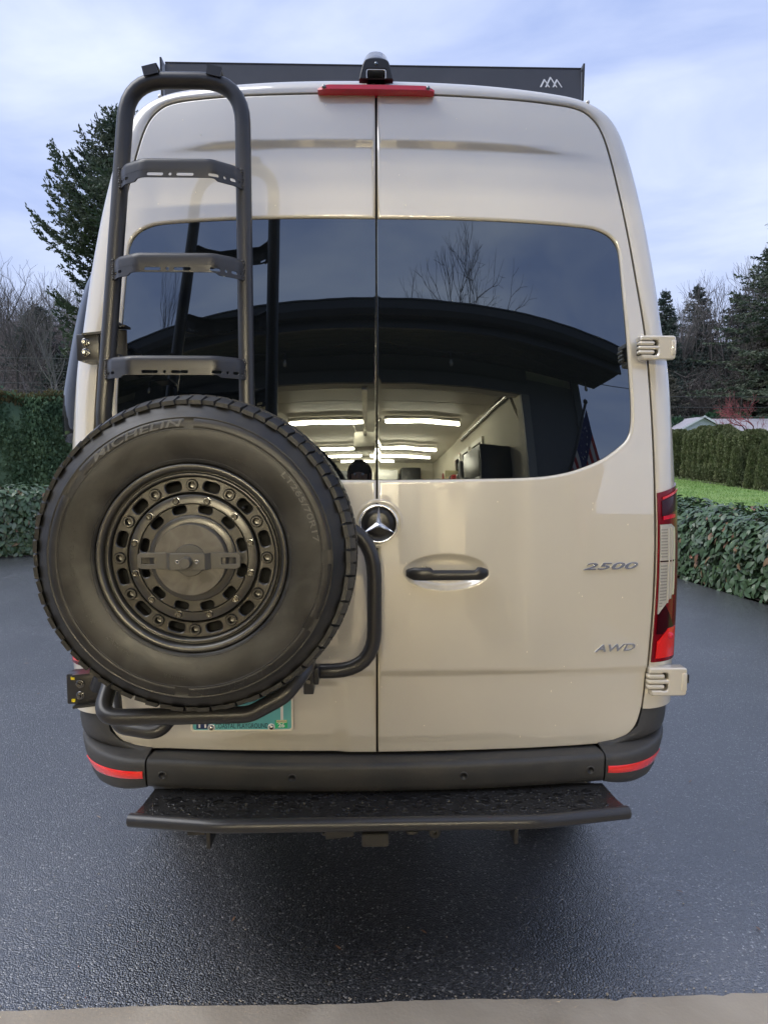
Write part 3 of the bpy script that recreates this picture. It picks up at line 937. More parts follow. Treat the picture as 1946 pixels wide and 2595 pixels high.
# pod: leaning hood with an open window
pod_y = 2.296
outer = [(-0.0525, 2.795), (-0.0490, 2.812), (-0.045, 2.826), (-0.0405, 2.842), (-0.034, 2.852), (-0.020, 2.8575), (0, 2.859), (0.020, 2.8575), (0.034, 2.852), (0.0405, 2.842), (0.045, 2.826), (0.0490, 2.812), (0.0525, 2.795)]
outer_s = [tuple(p) for p in catmull(outer, 4)]
v, f = curve_mesh([outer_s, rrect(0, 2.811, 0.060, 0.028, 0.006)], 0.03, 0.003, 2)
pod = MB().add([Vector((p.x, pod_y + 0.012 - p.z, p.y)) for p in v], f).build('rear_camera_pod', 'pod_black', van, True, 40)
rows = []
for k in range(17):
    a = math.pi * k / 16
    row = []
    for q in range(9):
        t = q / 8
        row.append(np.array([-(0.0455 - 0.010 * t) * math.copysign(abs(math.cos(a)) ** 0.8, math.cos(a)), pod_y + 0.004 + 0.15 * t + 0.02 * (1 - math.sin(a)), 2.832 + (0.030 + 0.044 * min(1, t * 5) ** 0.5) * math.sin(a) ** 0.75 * (1 - 0.3 * t) - 0.035 * t]))
    rows.append(row)
v, f = strip(rows)
mesh('hood', v, f, 'pod_grey', pod)
v, f = curve_mesh([rrect(0, 2.811, 0.064, 0.032, 0.007), rrect(0, 2.811, 0.055, 0.024, 0.005)], 0.045, 0.001, 1)
MB().add([Vector((p.x, pod_y + 0.022 - p.z, p.y)) for p in v], f).build('window_frame', 'steel', pod, True, 40)
MB().lathe([(0.0, -0.002), (0.005, -0.002), (0.006, 0.002)], (0, pod_y - 0.004, 2.840), 16).build('lens', 'glass', pod)

# ---- round emblem on the seam
ex, ez = 0.0045, 1.428
ey = float(surf(ex, ez)) - 0.002
em = MB().lathe([(0.0, -0.014), (0.03, -0.0125), (0.052, -0.008), (0.0535, 0.006)], (ex, ey, ez), 64).build('round_emblem', 'emblem_black', doors[1])
MB().lathe([(0.0525, -0.006), (0.0535, -0.012), (0.0565, -0.0145), (0.0605, -0.012), (0.0615, 0.004)], (ex, ey, ez), 64).build('chrome_ring', 'chrome', em)
sv, sf = [], []
for k in range(3):
    a = R(90 + 120 * k)
    tip = Vector((ex + 0.0555 * math.cos(a), ey - 0.0125, ez + 0.0555 * math.sin(a)))
    c0 = Vector((ex, ey - 0.024, ez))
    l_ = Vector((ex + 0.0105 * math.cos(a + R(60)), ey - 0.0125, ez + 0.0105 * math.sin(a + R(60))))
    r_ = Vector((ex + 0.0105 * math.cos(a - R(60)), ey - 0.0125, ez + 0.0105 * math.sin(a - R(60))))
    i = len(sv)
    sv += [tip, c0, l_, r_]
    sf += [(i, i + 2, i + 1), (i, i + 1, i + 3)]
mesh('star', sv, sf, 'chrome', em, False)
# shallow dished ring pressed round it is the recess rim
MB().lathe([(0.0635, 0.004), (0.0665, -0.0012), (0.071, -0.0016), (0.077, 0.0012)], (ex, ey + 0.002, ez), 64).build('recess_rim', 'paint', em)

# ---- pull handle
hy = float(surf(0.44, 1.276)) - 0.0
prof = catmull([(0.090, -0.004), (0.10, -0.014), (0.125, -0.026), (0.150, -0.029), (0.20, -0.028), (0.27, -0.028), (0.315, -0.026), (0.338, -0.014), (0.346, -0.003)], 6)
rows = []
for x, y in prof:
    e = min(1, (x - 0.083) / 0.03, (0.352 - x) / 0.03)
    hh = 0.0205 * max(0.1, e) ** 0.5
    if 0.170 < x < 0.305: hh *= 0.78
    top_n = 0.0 if not (0.170 < x < 0.305) else -0.004
    row = []
    for k in range(14):
        a = 2 * math.pi * k / 14
        row.append(np.array([x, 2.190 + y * 0.9 + 0.013 * math.cos(a), 1.2745 + top_n + hh * (abs(math.sin(a)) ** 0.7) * (1 if math.sin(a) > 0 else -1)]))
    row.append(row[0])
    rows.append(row)
v, f = strip(rows)
f.append(tuple(range(14))); f.append(tuple((len(rows) - 1) * 15 + k for k in range(14)))
ho = mesh('door_handle', v, f, 'handle_black', doors[1])
MB().box((0.153, 2.1785, 1.2745), (0.0012, 0.0285, 0.0400), None).build('handle_seam', 'paint_dark_seam', ho, False)

# ---- chrome letters
def badge(name, txt, x0, x1, z0, z1, shear=0.28):
    v, f = text_mesh(txt, 1.0, 0.03, 0.012, shear, 0.018, 1.02)
    lo, hi = v.min(0), v.max(0)
    X = x0 + (v[:, 0] - lo[0]) / (hi[0] - lo[0]) * (x1 - x0)
    Z = z0 + (v[:, 1] - lo[1]) / (hi[1] - lo[1]) * (z1 - z0)
    Y = surf(X, Z) - 0.0022 - (v[:, 2]) * 0.09
    o = mesh(name, np.stack([X, Y, Z], 1), [q for q in f], 'chrome', doors[1], False)
    return o
o = badge('model_badge', '2500', 0.655, 0.843, 1.2735, 1.2965); o['label'] = 'chrome numerals 2500'
o = badge('drive_badge', 'AWD', 0.700, 0.842, 1.0045, 1.0285); o['label'] = 'chrome letters AWD'

# dried road flecks on the lower doors
rf_ = random.Random(21)
fk = MB()
for k in range(46):
    x, z = rf_.uniform(-0.85, 0.86), rf_.uniform(0.72, 1.5) if k < 34 else rf_.uniform(2.4, 2.74)
    if abs(x) < 0.01 or (abs(x) > 0.70 and z > 2.6): continue
    y = float(surf(x, z)); r1, r2 = rf_.uniform(0.0012, 0.0022), rf_.uniform(0.0018, 0.0045)
    fk.add([(x - r1, y - 0.0004, z), (x, y - 0.0004, z - r2), (x + r1, y - 0.0004, z), (x, y - 0.0004, z + r2), (x, y - 0.0016, z)], [(0, 1, 4), (1, 2, 4), (2, 3, 4), (3, 0, 4)])
tag(fk.build('mud_flecks', 'plate_frame', van), kind='stuff')

# ================================================================== ROOF RACK
rack = thing('roof_rack', 'long black roof rack with rear wind fairing showing white mountain logo', 'roof rack', (0, 2.75, 2.84))
v, f = curve_mesh([rrect(0, 0, 1.535, 0.116, 0.004)], 0.006, 0.001, 1)
fair = MB().add([Vector((p.x + 0.0025, 2.75 - p.z + 0.10 * p.y, p.y + 3.012)) for p in v], f).build('fairing_panel', 'fairing', rack, True, 40)
MB().box((0.0025, 2.762, 3.0725), (1.535, 0.022, 0.005), None, 0.001).build('top_lip', 'powder_black', fair, True, 40)
def lg(zx, zy): return (0.614 + (zx - 765) * 0.000318, 3.001 + (424 - zy) * 0.000330)
lm = MB()
for (a, b_, w) in (((778, 424), (822, 338), 20), ((819, 334), (879, 424), 13), ((838, 424), (893, 313), 20), ((890, 308), (966, 424), 13), ((926, 424), (968, 338), 20), ((965, 334), (1026, 424), 13)):
    h = w / 2
    q = [lg(a[0] - h, a[1]), lg(a[0] + h, a[1]), lg(b_[0] + h, b_[1]), lg(b_[0] - h, b_[1])]
    k = len(lm.v)
    lm.add([Vector((x, 2.7455 + 0.10 * (z - 3.012), z)) for x, z in q] + [Vector((x, 2.7475 + 0.10 * (z - 3.012), z)) for x, z in q], [(3, 2, 1, 0), (0, 1, 5, 4), (1, 2, 6, 5), (2, 3, 7, 6), (3, 0, 4, 7)])
lo_ = lm.build('mountain_logo', 'white_paint', fair, False)
lo_['label'] = 'white three peaked mountain mark'
for s in (-1, 1):
    q = [(2.735, 3.082), (2.742, 2.958), (2.755, 2.938), (2.90, 2.938), (2.90, 3.075)]
    v, f = curve_mesh([q], 0.007, 0.001, 1)
    MB().add([Vector((s * 0.776 + p.z, p.x, p.y)) for p in v], f).build('end_bracket', 'powder_black', rack, True, 40)
    MB().box((s * 0.766, 2.752, 2.940), (0.05, 0.022, 0.010), None, 0.002).build('bracket_foot', 'powder_black', rack, True, 40)
    MB().box((s * 0.766, 4.70, 2.985), (0.03, 3.6, 0.09), None, 0.004).build('side_rail', 'powder_black', rack, True, 40)
    for yy in (2.95, 4.2, 5.6, 6.4):
        MB().box((s * 0.735, yy, 2.89), (0.05, 0.06, 0.16), None, 0.004).build('rail_foot', 'powder_black', rack, True, 40)
for yy in (3.1, 3.9, 4.7, 5.5, 6.3):
    MB().box((0, yy, 3.005), (1.50, 0.05, 0.03), None, 0.004).build('cross_bar', 'powder_black', rack, True, 40)

# ================================================================== LADDER
lad = thing('rear_ladder', 'black tubular ladder with three slotted rungs on the left rear door', 'ladder', (-0.57, 2.06, 1.3))
up = [(-0.378, 2.058, 1.30), (-0.3725, 2.052, 1.78), (-0.379, 2.098, 2.6865), (-0.697, 2.100, 2.6865), (-0.776, 2.052, 1.76), (-0.786, 2.058, 1.30)]
MB().tube(up, 0.0222, 20, 0.118).build('side_tube', 'powder_black', lad)
def xl(z): return float(np.interp(z, [1.30, 1.76, 2.6865], [-0.786, -0.776, -0.697]))
def xr(z): return float(np.interp(z, [1.30, 1.78, 2.6865], [-0.378, -0.3725, -0.379]))
def yl(z): return float(np.interp(z, [1.30, 1.77, 2.6865], [2.058, 2.052, 2.099]))
for zc in (2.409, 2.158, 1.883):
    a, c = xl(zc), xr(zc)
    yf = yl(zc) - 0.020
    ym = yf - 0.078
    path = [(a + 0.004, yf), (a + 0.030, ym + 0.040), (a + 0.088, ym), (c - 0.068, ym), (c - 0.012, ym + 0.045), (c + 0.002, yf - 0.004)]
    path = [np.array(p) for p in path]
    rg = MB()
    # upper lip: profile swept along the path
    prof = [(-0.0005, -0.006), (0.0, 0.012), (0.0012, 0.019), (0.0045, 0.0245), (0.0105, 0.0275), (0.030, 0.0280), (0.030, 0.0250), (0.012, 0.0245), (0.006, 0.020), (0.004, 0.012), (0.0035, -0.006)]
    fine = []
    for i in range(len(path)):
        fine.append(path[i])
    sm_ = np.array([p[:2] for p in fillet_path([(q[0], q[1], 0) for q in path], 0.05, 5)])
    tg_ = np.gradient(sm_, axis=0); tg_ /= np.linalg.norm(tg_, axis=1, keepdims=True)
    nin = np.stack([-tg_[:, 1], tg_[:, 0]], 1)
    rows = [[np.array([p[0] + nrm[0] * d, p[1] + nrm[1] * d, zc + h]) for d, h in prof] for p, nrm in zip(sm_, nin)]
    v, f = strip(rows); rg.add(v, [q[::-1] for q in f])
    # slotted lower band following the same path
    s_ = np.r_[0, np.cumsum(np.linalg.norm(np.diff(sm_, axis=0), axis=1))]
    L = s_[-1]
    slots = [(0.030, 0.020, 0.008), (0.050, 0.004, 0.008), (0.070, 0.022, 0.008)] if True else []
    m0 = L / 2
    lay = [(0.022, 0.014, 0.009), (0.037, 0.004, 0.009), (0.053, 0.016, 0.008), (m0 - 0.052, 0.044, 0.0085), (m0 - 0.012, 0.0085, 0.0085), (m0 + 0.028, 0.046, 0.0085), (L - 0.098, 0.030, 0.0085), (L - 0.066, 0.0085, 0.0085), (L - 0.040, 0.020, 0.0085), (L - 0.017, 0.006, 0.0085)]
    us = np.linspace(0, L, 120)
    def bot(u):
        e = min(u, L - u)
        return -0.031 + 0.006 * float(sst(0.085, 0.098, e))
    # build the band as a grid in (u, v) with slot openings cut by cdt
    pts = [(0.0, bot(0.0))]
    outl = [(u, bot(u)) for u in us] + [(L, -0.0055), (0.0, -0.0055)]
    outl = [(u, z) for u, z in outl[:120]] + [(u, -0.0055) for u in us[::-1]]
    loops = [outl]
    for (u0, w, h) in lay:
        loops.append(rrect(u0, -0.0165, w, h, min(w, h) * 0.49, 3))
    allv = []; ed = []
    for lp in loops:
        k = len(allv); n_ = len(lp)
        allv += [Vector(p) for p in lp]; ed += [(k + i, k + (i + 1) % n_) for i in range(n_)]
    vs, es, fs, _, _, _ = delaunay_2d_cdt(allv, ed, [], 0, 1e-7)
    V2 = np.array([p[:] for p in vs]); F = np.array([q[:] for q in fs]); cen = V2[F].mean(1)
    ok = inpoly(cen, outl)
    for lp in loops[1:]: ok &= ~inpoly(cen, lp)
    F = F[ok]
    X = np.interp(V2[:, 0], s_, sm_[:, 0]); Y = np.interp(V2[:, 0], s_, sm_[:, 1])
    NX = np.interp(V2[:, 0], s_, nin[:, 0]); NY = np.interp(V2[:, 0], s_, nin[:, 1])
    for d in (0.0, 0.0038):
        P3 = np.stack([X + NX * d, Y + NY * d, zc + V2[:, 1]], 1)
        rg.add(P3, [tuple(q) if d == 0 else tuple(q[::-1]) for q in F])
    for lp in loops:
        lp = np.array(lp)
        xx = np.interp(lp[:, 0], s_, sm_[:, 0]); yy_ = np.interp(lp[:, 0], s_, sm_[:, 1]); nx = np.interp(lp[:, 0], s_, nin[:, 0]); ny = np.interp(lp[:, 0], s_, nin[:, 1])
        A = np.stack([xx, yy_, zc + lp[:, 1]], 1); B_ = np.stack([xx + nx * 0.0038, yy_ + ny * 0.0038, zc + lp[:, 1]], 1)
        n_ = len(lp)
        rg.add(np.vstack([A, B_]), [(i, (i + 1) % n_, n_ + (i + 1) % n_, n_ + i) for i in range(n_)])
    ro = rg.build('rung', 'powder_black', lad, True, 40)
    for xx, yy_ in ((a + 0.006, yf - 0.004), (c - 0.001, yf - 0.006)):
        wb = MB()
        for q in range(9):
            wb.lathe([(0.0, -0.0045), (0.0035, -0.003), (0.0048, 0.0), (0.0035, 0.003), (0.0, 0.0045)], (xx + 0.0012 * math.sin(q * 2.1), yy_, zc - 0.027 + q * 0.0062), 7, 'z')
        wb.build('weld_bead', 'powder_black', ro)
for xx, an in ((-0.628, 14), (-0.452, -12)):
    hk = MB()
    hk.box((xx, 2.098, 2.7125), (0.040, 0.05, 0.005), Matrix.Rotation(R(-an), 3, 'Y'))
    hk.box((xx, 2.074, 2.7015), (0.040, 0.005, 0.026), Matrix.Rotation(R(-an), 3, 'Y'))
    hk.build('top_hook', 'powder_black', lad, False)
mp = MB().box((-0.768, 2.150, 1.966), (0.062, 0.006, 0.084), None, 0.001)
mp.box((-0.755, 2.125, 2.012), (0.060, 0.05, 0.006)).box((-0.755, 2.125, 1.922), (0.060, 0.05, 0.006))
mp.box((-0.80, 2.18, 1.966), (0.05, 0.006, 0.078))
mp.build('mount_bracket', 'powder_black', lad, False)
for zz in (2.012, 1.922):
    MB().box((-0.742, 2.088, zz), (0.018, 0.03, 0.014), None, 0.005, 3).build('weld_lug', 'powder_black', lad)

# ================================================================== SPARE WHEEL CARRIER
car = thing('wheel_carrier', 'black bent tube carrier holding the spare wheel on the left rear door', 'wheel carrier', (-0.47, 2.1, 0.9))
T = 0.0222
MB().tube([(-0.42, 2.105, 1.44), (-0.010, 2.105, 1.44), (-0.010, 2.105, 0.992), (-0.27, 2.105, 0.988)], T, 20, 0.165).build('side_loop', 'powder_black', car)
MB().tube([(-0.202, 2.08, 1.050), (-0.200, 1.895, 1.062), (-0.253, 1.850, 1.004), (-0.345, 1.842, 0.956), (-0.739, 1.842, 0.951), (-0.737, 1.93, 1.022), (-0.737, 2.10, 1.045)], T, 20, 0.085).build('cradle_tube', 'powder_black', car)
MB().tube([(-0.815, 2.16, 0.945), (-0.775, 2.07, 0.838), (-0.640, 2.045, 0.824), (-0.598, 2.10, 0.895), (-0.60, 2.17, 0.95)], T * 0.95, 18, 0.055).build('lower_brace', 'powder_black', car)
MB().tube([(-0.47, 2.10, 0.95), (-0.47, 2.10, 1.62)], T, 16).build('centre_post', 'powder_black', car)
MB().tube([(-0.86, 2.15, 0.93), (-0.80, 2.10, 1.04), (-0.20, 2.10, 1.04)], T, 16, 0.05).build('cross_tube', 'powder_black', car)
MB().tube([(-0.80, 2.10, 1.56), (-0.20, 2.10, 1.56)], T, 16).build('cross_tube', 'powder_black', car)
bk = MB().box((-0.203, 2.075, 0.984), (0.030, 0.10, 0.080), None, 0.004).box((-0.183, 2.06, 0.995), (0.018, 0.05, 0.05), None, 0.003).build('clamp_block', 'powder_black', car, True, 40)
MB().lathe([(0.0, -0.006), (0.007, -0.006), (0.007, 0.002)], (-0.203, 2.022, 0.985), 6).build('bolt', 'bolt', bk, False)
MB().lathe([(0.0, 0.0), (0.10, 0.0), (0.10, 0.012), (0.0, 0.012)], (-0.471, 2.060, 1.383), 32).build('hub_plate', 'powder_black', car, True, 40)
MB().lathe([(0.02, -0.30), (0.02, 0.02)], (-0.471, 2.06, 1.383), 16).build('hub_stud', 'bolt', car)

# ================================================================== SPARE WHEEL
WX, WY, WZ = -0.471, 1.780, 1.383
W = (WX, WY, WZ)
sw = thing('spare_wheel', 'spare wheel with chunky black tyre and bronze grey rim hung on the carrier', 'spare wheel', W)
tyre_prof = [(0.2395, 0.010), (0.2400, 0.0), (0.2425, -0.0050), (0.2475, -0.0075), (0.262, -0.0125), (0.280, -0.0165), (0.300, -0.0195), (0.320, -0.0205), (0.338, -0.0185), (0.3505, -0.0150), (0.3515, -0.0162), (0.3535, -0.0160), (0.3545, -0.0135), (0.366, -0.0065), (0.378, 0.003), (0.388, 0.014), (0.396, 0.028), (0.402, 0.052), (0.4045, 0.118), (0.402, 0.205), (0.396, 0.228), (0.378, 0.246), (0.345, 0.256), (0.30, 0.258), (0.26, 0.248), (0.24, 0.225)]
tyre = MB().lathe(tyre_prof, W, 144).build('tyre', 'rubber_side', sw)
tyre.data.materials.append(MATS['rubber'])
np_ = len(tyre_prof) - 1
for k, pg in enumerate(tyre.data.polygons):
    if (k % np_) >= 12: pg.material_index = 1
def side_y(r):
    return float(np.interp(r, [p[0] for p in tyre_prof[3:17]], [p[1] for p in tyre_prof[3:17]]))
side_pr = np.array(tyre_prof[3:17])
def side_ya(r): return np.interp(r, side_pr[:, 0], side_pr[:, 1])
# thin moulded rings
for r in (0.2500, 0.3240):
    y = side_y(r)
    MB().lathe([(r - 0.0013, y + 0.0005), (r - 0.0006, y - 0.0010), (r + 0.0006, y - 0.0010), (r + 0.0013, y + 0.0005)], W, 120).build('moulded_ring', 'rubber_side', tyre)
# darker raised sidewall panels
for a0, a1 in ((4, 87.5), (91.5, 140), (152, 262), (268, 328), (334, 358)):
    rows = []
    for a in np.linspace(a0, a1, max(6, int((a1 - a0) / 2.2))):
        row = []
        for r, lift in ((0.3262, 0.0003), (0.3270, -0.0010), (0.333, -0.0010), (0.340, -0.0010), (0.3485, -0.0010), (0.3496, 0.0003)):
            row.append(np.array([WX + r * math.cos(R(a)), WY + side_y(r) + lift, WZ + r * math.sin(R(a))]))
        rows.append(row)
    v, f = strip(rows)
    MB().add(v, [q for q in f]).build('sidewall_panel', 'rubber_panel', tyre)
def arc_text(txt, amid, span, Rr, h, m, lift=0.0016, name='lettering', shear=0.0, offset=0.0):
    v, f = text_mesh(txt, 1.0, 0.0, 0.0, shear, offset, 1.05)
    lo, hi = v.min(0), v.max(0)
    u = (v[:, 0] - lo[0]) / (hi[0] - lo[0]) - 0.5
    w = (v[:, 1] - lo[1]) / (hi[1] - lo[1])
    rr = Rr + (w - 0.5) * h
    a = np.radians(amid) - u * np.radians(span)
    P = np.stack([WX + rr * np.cos(a), WY + side_ya(rr) - lift, WZ + rr * np.sin(a)], 1)
    n = len(P)
    back = P.copy(); back[:, 1] += lift + 0.0012
    # raised letters: front faces plus walls along boundary edges
    fr = [tuple(q) for q in f]
    cnt = {}
    for q in fr:
        for i in range(len(q)):
            e = (q[i], q[(i + 1) % len(q)])
            cnt[e] = cnt.get(e, 0) + 1
    walls = [(e[1], e[0], e[0] + n, e[1] + n) for e in cnt if (e[1], e[0]) not in cnt]
    return mesh(name, np.vstack([P, back]), fr + walls, m, tyre, False)
o = arc_text('MICHELIN', 112.5, 41, 0.3385, 0.0175, 'rubber_letter', 0.0022, 'lettering', 0.25, 0.012)
o['label'] = 'raised tyre maker name'
o = arc_text('MICHELIN', -72, 41, 0.3385, 0.0175, 'rubber_panel', 0.0022, 'lettering', 0.25, 0.012)
o = arc_text('LT265/70R17', 25.5, 35, 0.3155, 0.0150, 'rubber_letter', 0.0012, 'lettering', 0.0, 0.012)
o['label'] = 'raised tyre size letters'
arc_text('DOT 6ZRD 04BX', 176, 24, 0.292, 0.0085, 'rubber_panel', 0.0008)
arc_text('M+S  TUBELESS', 203, 20, 0.292, 0.0080, 'rubber_panel', 0.0008)
arc_text('LT265/70R17', 231, 17, 0.286, 0.0085, 'rubber_panel', 0.0008)
arc_text('121/118 R', -99, 10, 0.302, 0.0085, 'rubber_panel', 0.0008)
arc_text('TUBELESS RADIAL', 58, 22, 0.272, 0.0060, 'rubber_panel', 0.0006)

# tread blocks, one object each, four rows sharing four meshes
def block_mesh(name, w, l, h, ch, sipe):
    bm = bmesh.new()
    pr = [(-w / 2, 0), (w / 2, 0), (w / 2 - ch, h), (-w / 2 + ch, h)]
    a = -l / 2; c = l / 2
    vs = [bm.verts.new((x, a if z == 0 else a + ch * 1.5, z)) for x, z in pr] + [bm.verts.new((x, c if z == 0 else c - ch, z)) for x, z in pr]
    for q in ((0, 1, 2, 3), (7, 6, 5, 4), (1, 5, 6, 2), (4, 0, 3, 7), (3, 2, 6, 7)): bm.faces.new([vs[i] for i in q])
    if sipe:      # a cut across the top
        for sx in (-0.0007, 0.0007): pass
    me = bpy.data.meshes.new(name); bm.to_mesh(me); bm.free()
    me.materials.append(MATS['rubber'])
    return me
NB = 74
rowsB = [(0.0275, 0.058, 0.0328, 0.0100, 0), (0.088, 0.052, 0.0326, 0.0105, 0.5), (0.149, 0.052, 0.0326, 0.0105, 0.1), (0.210, 0.054, 0.0322, 0.0110, 0.6)]
for ri, (yc, ln, wd, hh, ph) in enumerate(rowsB):
    me = [block_mesh('tread_block', wd * (1.0 if q == 0 else 0.95), ln * (1.0 if q == 0 else 0.90), hh, 0.002, True) for q in range(2)]
    rbase = (0.3935, 0.4030, 0.4030, 0.3985)[ri]
    for k in range(NB):
        a = 2 * math.pi * (k + ph) / NB
        o = bpy.data.objects.new('tread_block', me[k % 2])
        COL.objects.link(o)
        skew = R((10 if k % 2 else 4) * (1 if ri % 2 else -1))
        M = Matrix.Translation((0, 0, 0)) @ Matrix.Rotation(math.pi / 2 - a, 4, 'Y') @ Matrix.Translation((0, yc + (0.004 if (k % 2 and ri == 0) else 0), rbase)) @ Matrix.Rotation(skew, 4, 'Z')
        if ri == 0: M = M @ Matrix.Rotation(R(17), 4, 'X')
        o.parent = tyre
        o.matrix_basis = Matrix.Translation(W) @ M

# ---- rim
rim = MB().lathe([(0.2400, 0.012), (0.2392, -0.001), (0.2375, -0.0060), (0.2340, -0.0078), (0.2285, -0.0070), (0.2225, -0.0020), (0.2212, 0.0080), (0.2195, 0.0120), (0.2170, 0.0115), (0.2158, 0.0040), (0.2135, 0.0012), (0.2085, 0.0030), (0.2070, 0.0080), (0.2055, 0.030), (0.2050, 0.19)], W, 128).build('rim', 'wheel_metal', sw)
MB().lathe([(0.0, 0.075), (0.206, 0.075)], W, 48).build('dark_backing', 'underbody', rim)  # black disc standing in for the shade behind the rim slots
def rot2(loop, a): return [(x * math.cos(a) - y * math.sin(a), x * math.sin(a) + y * math.cos(a)) for x, y in loop]
def wplate(name, loops, thick, bev, y, m, parent):
    v, f = curve_mesh(loops, thick, bev, 2)
    return MB().add([Vector((WX + p.x, WY + y - p.z, WZ + p.y)) for p in v], f).build(name, m, parent, True, 35)
lo1 = [circ(0, 0, 0.2058, 96), circ(0, 0, 0.1660, 96)]
for k in range(12):
    a = R(30 * k)
    lo1.append(rot2(circ(0, 0.1845, 0.0138, 18), a))
    lo1.append(rot2(rrect(0, 0.1845, 0.0415, 0.0250, 0.0100), a + R(15)))
ring1 = wplate('outer_ring', lo1, 0.016, 0.0022, 0.024, 'wheel_metal', rim)
for k in range(12):
    a = R(90 + 30 * k)
    c = (WX + 0.1845 * math.cos(a), WY + 0.012, WZ + 0.1845 * math.sin(a))
    MB().lathe([(0.0136, 0.030), (0.0136, -0.0005), (0.0128, -0.0015), (0.0095, -0.0015), (0.0086, -0.0003), (0.0084, 0.020), (0.0, 0.022)], c, 24).build('hollow_nut', 'wheel_metal', ring1, True, 50)
MB().lathe([(0.1665, 0.026), (0.1655, 0.040), (0.1610, 0.040), (0.1605, 0.020)], W, 96).build('groove', 'paint_dark_seam', rim)
MB().lathe([(0.1608, 0.028), (0.1606, 0.0105), (0.1595, 0.0095), (0.1395, 0.0090), (0.1385, 0.0105), (0.1370, 0.0200)], W, 96).build('bolt_ring', 'wheel_metal', rim, True, 50)
lo2 = [circ(0, 0, 0.1376, 80), circ(0, 0, 0.1085, 80)]
for k in range(12): lo2.append(rot2(rrect(0, 0.1255, 0.0355, 0.0205, 0.0085), R(15 + 30 * k)))
ring2 = wplate('inner_ring', lo2, 0.012, 0.0016, 0.0175, 'wheel_metal', rim)
for k in range(12):
    a = R(15 + 30 * k + 90)
    c = (WX + 0.1490 * math.cos(a), WY + 0.009, WZ + 0.1490 * math.sin(a))
    bo = MB().lathe([(0.0092, 0.001), (0.0092, -0.0012), (0.0080, -0.0014), (0.0078, -0.0085), (0.0068, -0.0098), (0.0048, -0.0098), (0.0045, -0.005), (0.0, -0.005)], c, 18).build('cap_bolt', 'bolt', rim, True, 40)
MB().lathe([(0.1090, 0.030), (0.1088, 0.0085), (0.1075, 0.0070), (0.0900, 0.0068)], W, 80).build('hub_ring', 'wheel_metal', rim, True, 50)
MB().lathe([(0.0892, 0.010), (0.0892, -0.0245), (0.0880, -0.0260), (0.0405, -0.0260), (0.0400, -0.0245)], W, 80).build('clamp_disc', 'wheel_disc', sw, True, 40)
MB().lathe([(0.0397, -0.0245), (0.0395, -0.0275), (0.0385, -0.0285), (0.0, -0.0285)], W, 64).build('centre_boss', 'bar_grey', sw, True, 40)
st = wplate('lock_bar', [rrect(0, 0, 0.086, 0.0405, 0.0015, 2)], 0.006, 0.0008, -0.050, 'bar_grey', sw)
for s in (-1, 1):
    lp = [(s * 0.0535, -0.0200), (s * 0.1170, -0.0200), (s * 0.1255, -0.0150), (s * 0.1255, 0.0150), (s * 0.1170, 0.0200), (s * 0.0535, 0.0200)]
    wplate('bar_arm', [lp, rrect(s * 0.0975, 0, 0.036, 0.0165, 0.002, 2)], 0.005, 0.0006, -0.034, 'bar_grey', st)
    q = MB().add([Vector((WX + s * x, WY + y, WZ + z)) for x, y in ((0.0428, -0.0530), (0.0540, -0.0365), (0.0540, -0.0315), (0.0428, -0.0480)) for z in (-0.0200, 0.0200)], [(0, 1, 3, 2), (2, 3, 5, 4), (4, 5, 7, 6), (6, 7, 1, 0), (0, 2, 4, 6), (1, 7, 5, 3)])
    q.build('bar_joggle', 'bar_grey', st, True, 30)
    MB().lathe([(0.0055, 0.0), (0.0055, -0.001), (0.0045, -0.0022), (0.0028, -0.0022), (0.0026, 0.0), (0, 0)], (WX + s * 0.0235, WY - 0.053, WZ), 16).build('set_screw', 'steel', st)
MB().lathe([(0.0135, 0.0), (0.0135, -0.026), (0.0125, -0.0275), (0.0, -0.0275)], (WX, WY - 0.052, WZ), 32).build('lock_knob', 'bar_grey', st, True, 40)
vs_ = (WX + 0.178 * math.cos(R(45)), WY + 0.028, WZ + 0.178 * math.sin(R(45)))
MB().lathe([(0.0055, 0.03), (0.0055, 0.0), (0.0042, -0.010), (0.0, -0.012)], vs_, 12).build('valve_stem', 'handle_black', rim)

# ================================================================== LICENCE PLATE
py_ = float(surf(-0.30, 0.84)) - 0.016
pl = thing('licence_plate', 'teal licence plate in a cream frame half hidden under the spare wheel', 'licence plate', (-0.432, py_, 0.757))
PX0, PX1, PZ0, PZ1 = -0.590, -0.268, 0.764, 0.928
def pf(u): return PX0 + u * (PX1 - PX0)
v, f = curve_mesh([rrect((PX0 + PX1) / 2, (PZ0 + PZ1) / 2, 0.324, 0.164, 0.010), rrect((PX0 + PX1) / 2, (PZ0 + PZ1) / 2, 0.312, 0.153, 0.008)], 0.006, 0.0012, 2)
MB().add([Vector((p.x, py_ - 0.002 - p.z, p.y)) for p in v], f).build('plate_frame', 'plate_frame', pl, True, 40)
v, f = curve_mesh([rrect((PX0 + PX1) / 2, (PZ0 + PZ1) / 2, 0.316, 0.157, 0.009)], 0.002, 0.0004, 1)
MB().add([Vector((p.x, py_ - p.z, p.y)) for p in v], f).build('plate_sheet', 'plate_teal', pl, True, 40)
def ptext(name, txt, x0, x1, z0, z1, m, lift, offs=0.0):
    v, f = text_mesh(txt, 1.0, 0, 0, 0, offs)
    lo, hi = v.min(0), v.max(0)
    X = x0 + (v[:, 0] - lo[0]) / (hi[0] - lo[0]) * (x1 - x0)
    Z = z0 + (v[:, 1] - lo[1]) / (hi[1] - lo[1]) * (z1 - z0)
    return mesh(name, np.stack([X, np.full(len(X), py_ - lift), Z], 1), f, m, pl, False)
ptext('plate_text', 'COASTAL PLAYGROUND', pf(0.232), pf(0.757), 0.7735, 0.7895, 'plate_navy', 0.0022, 0.010)
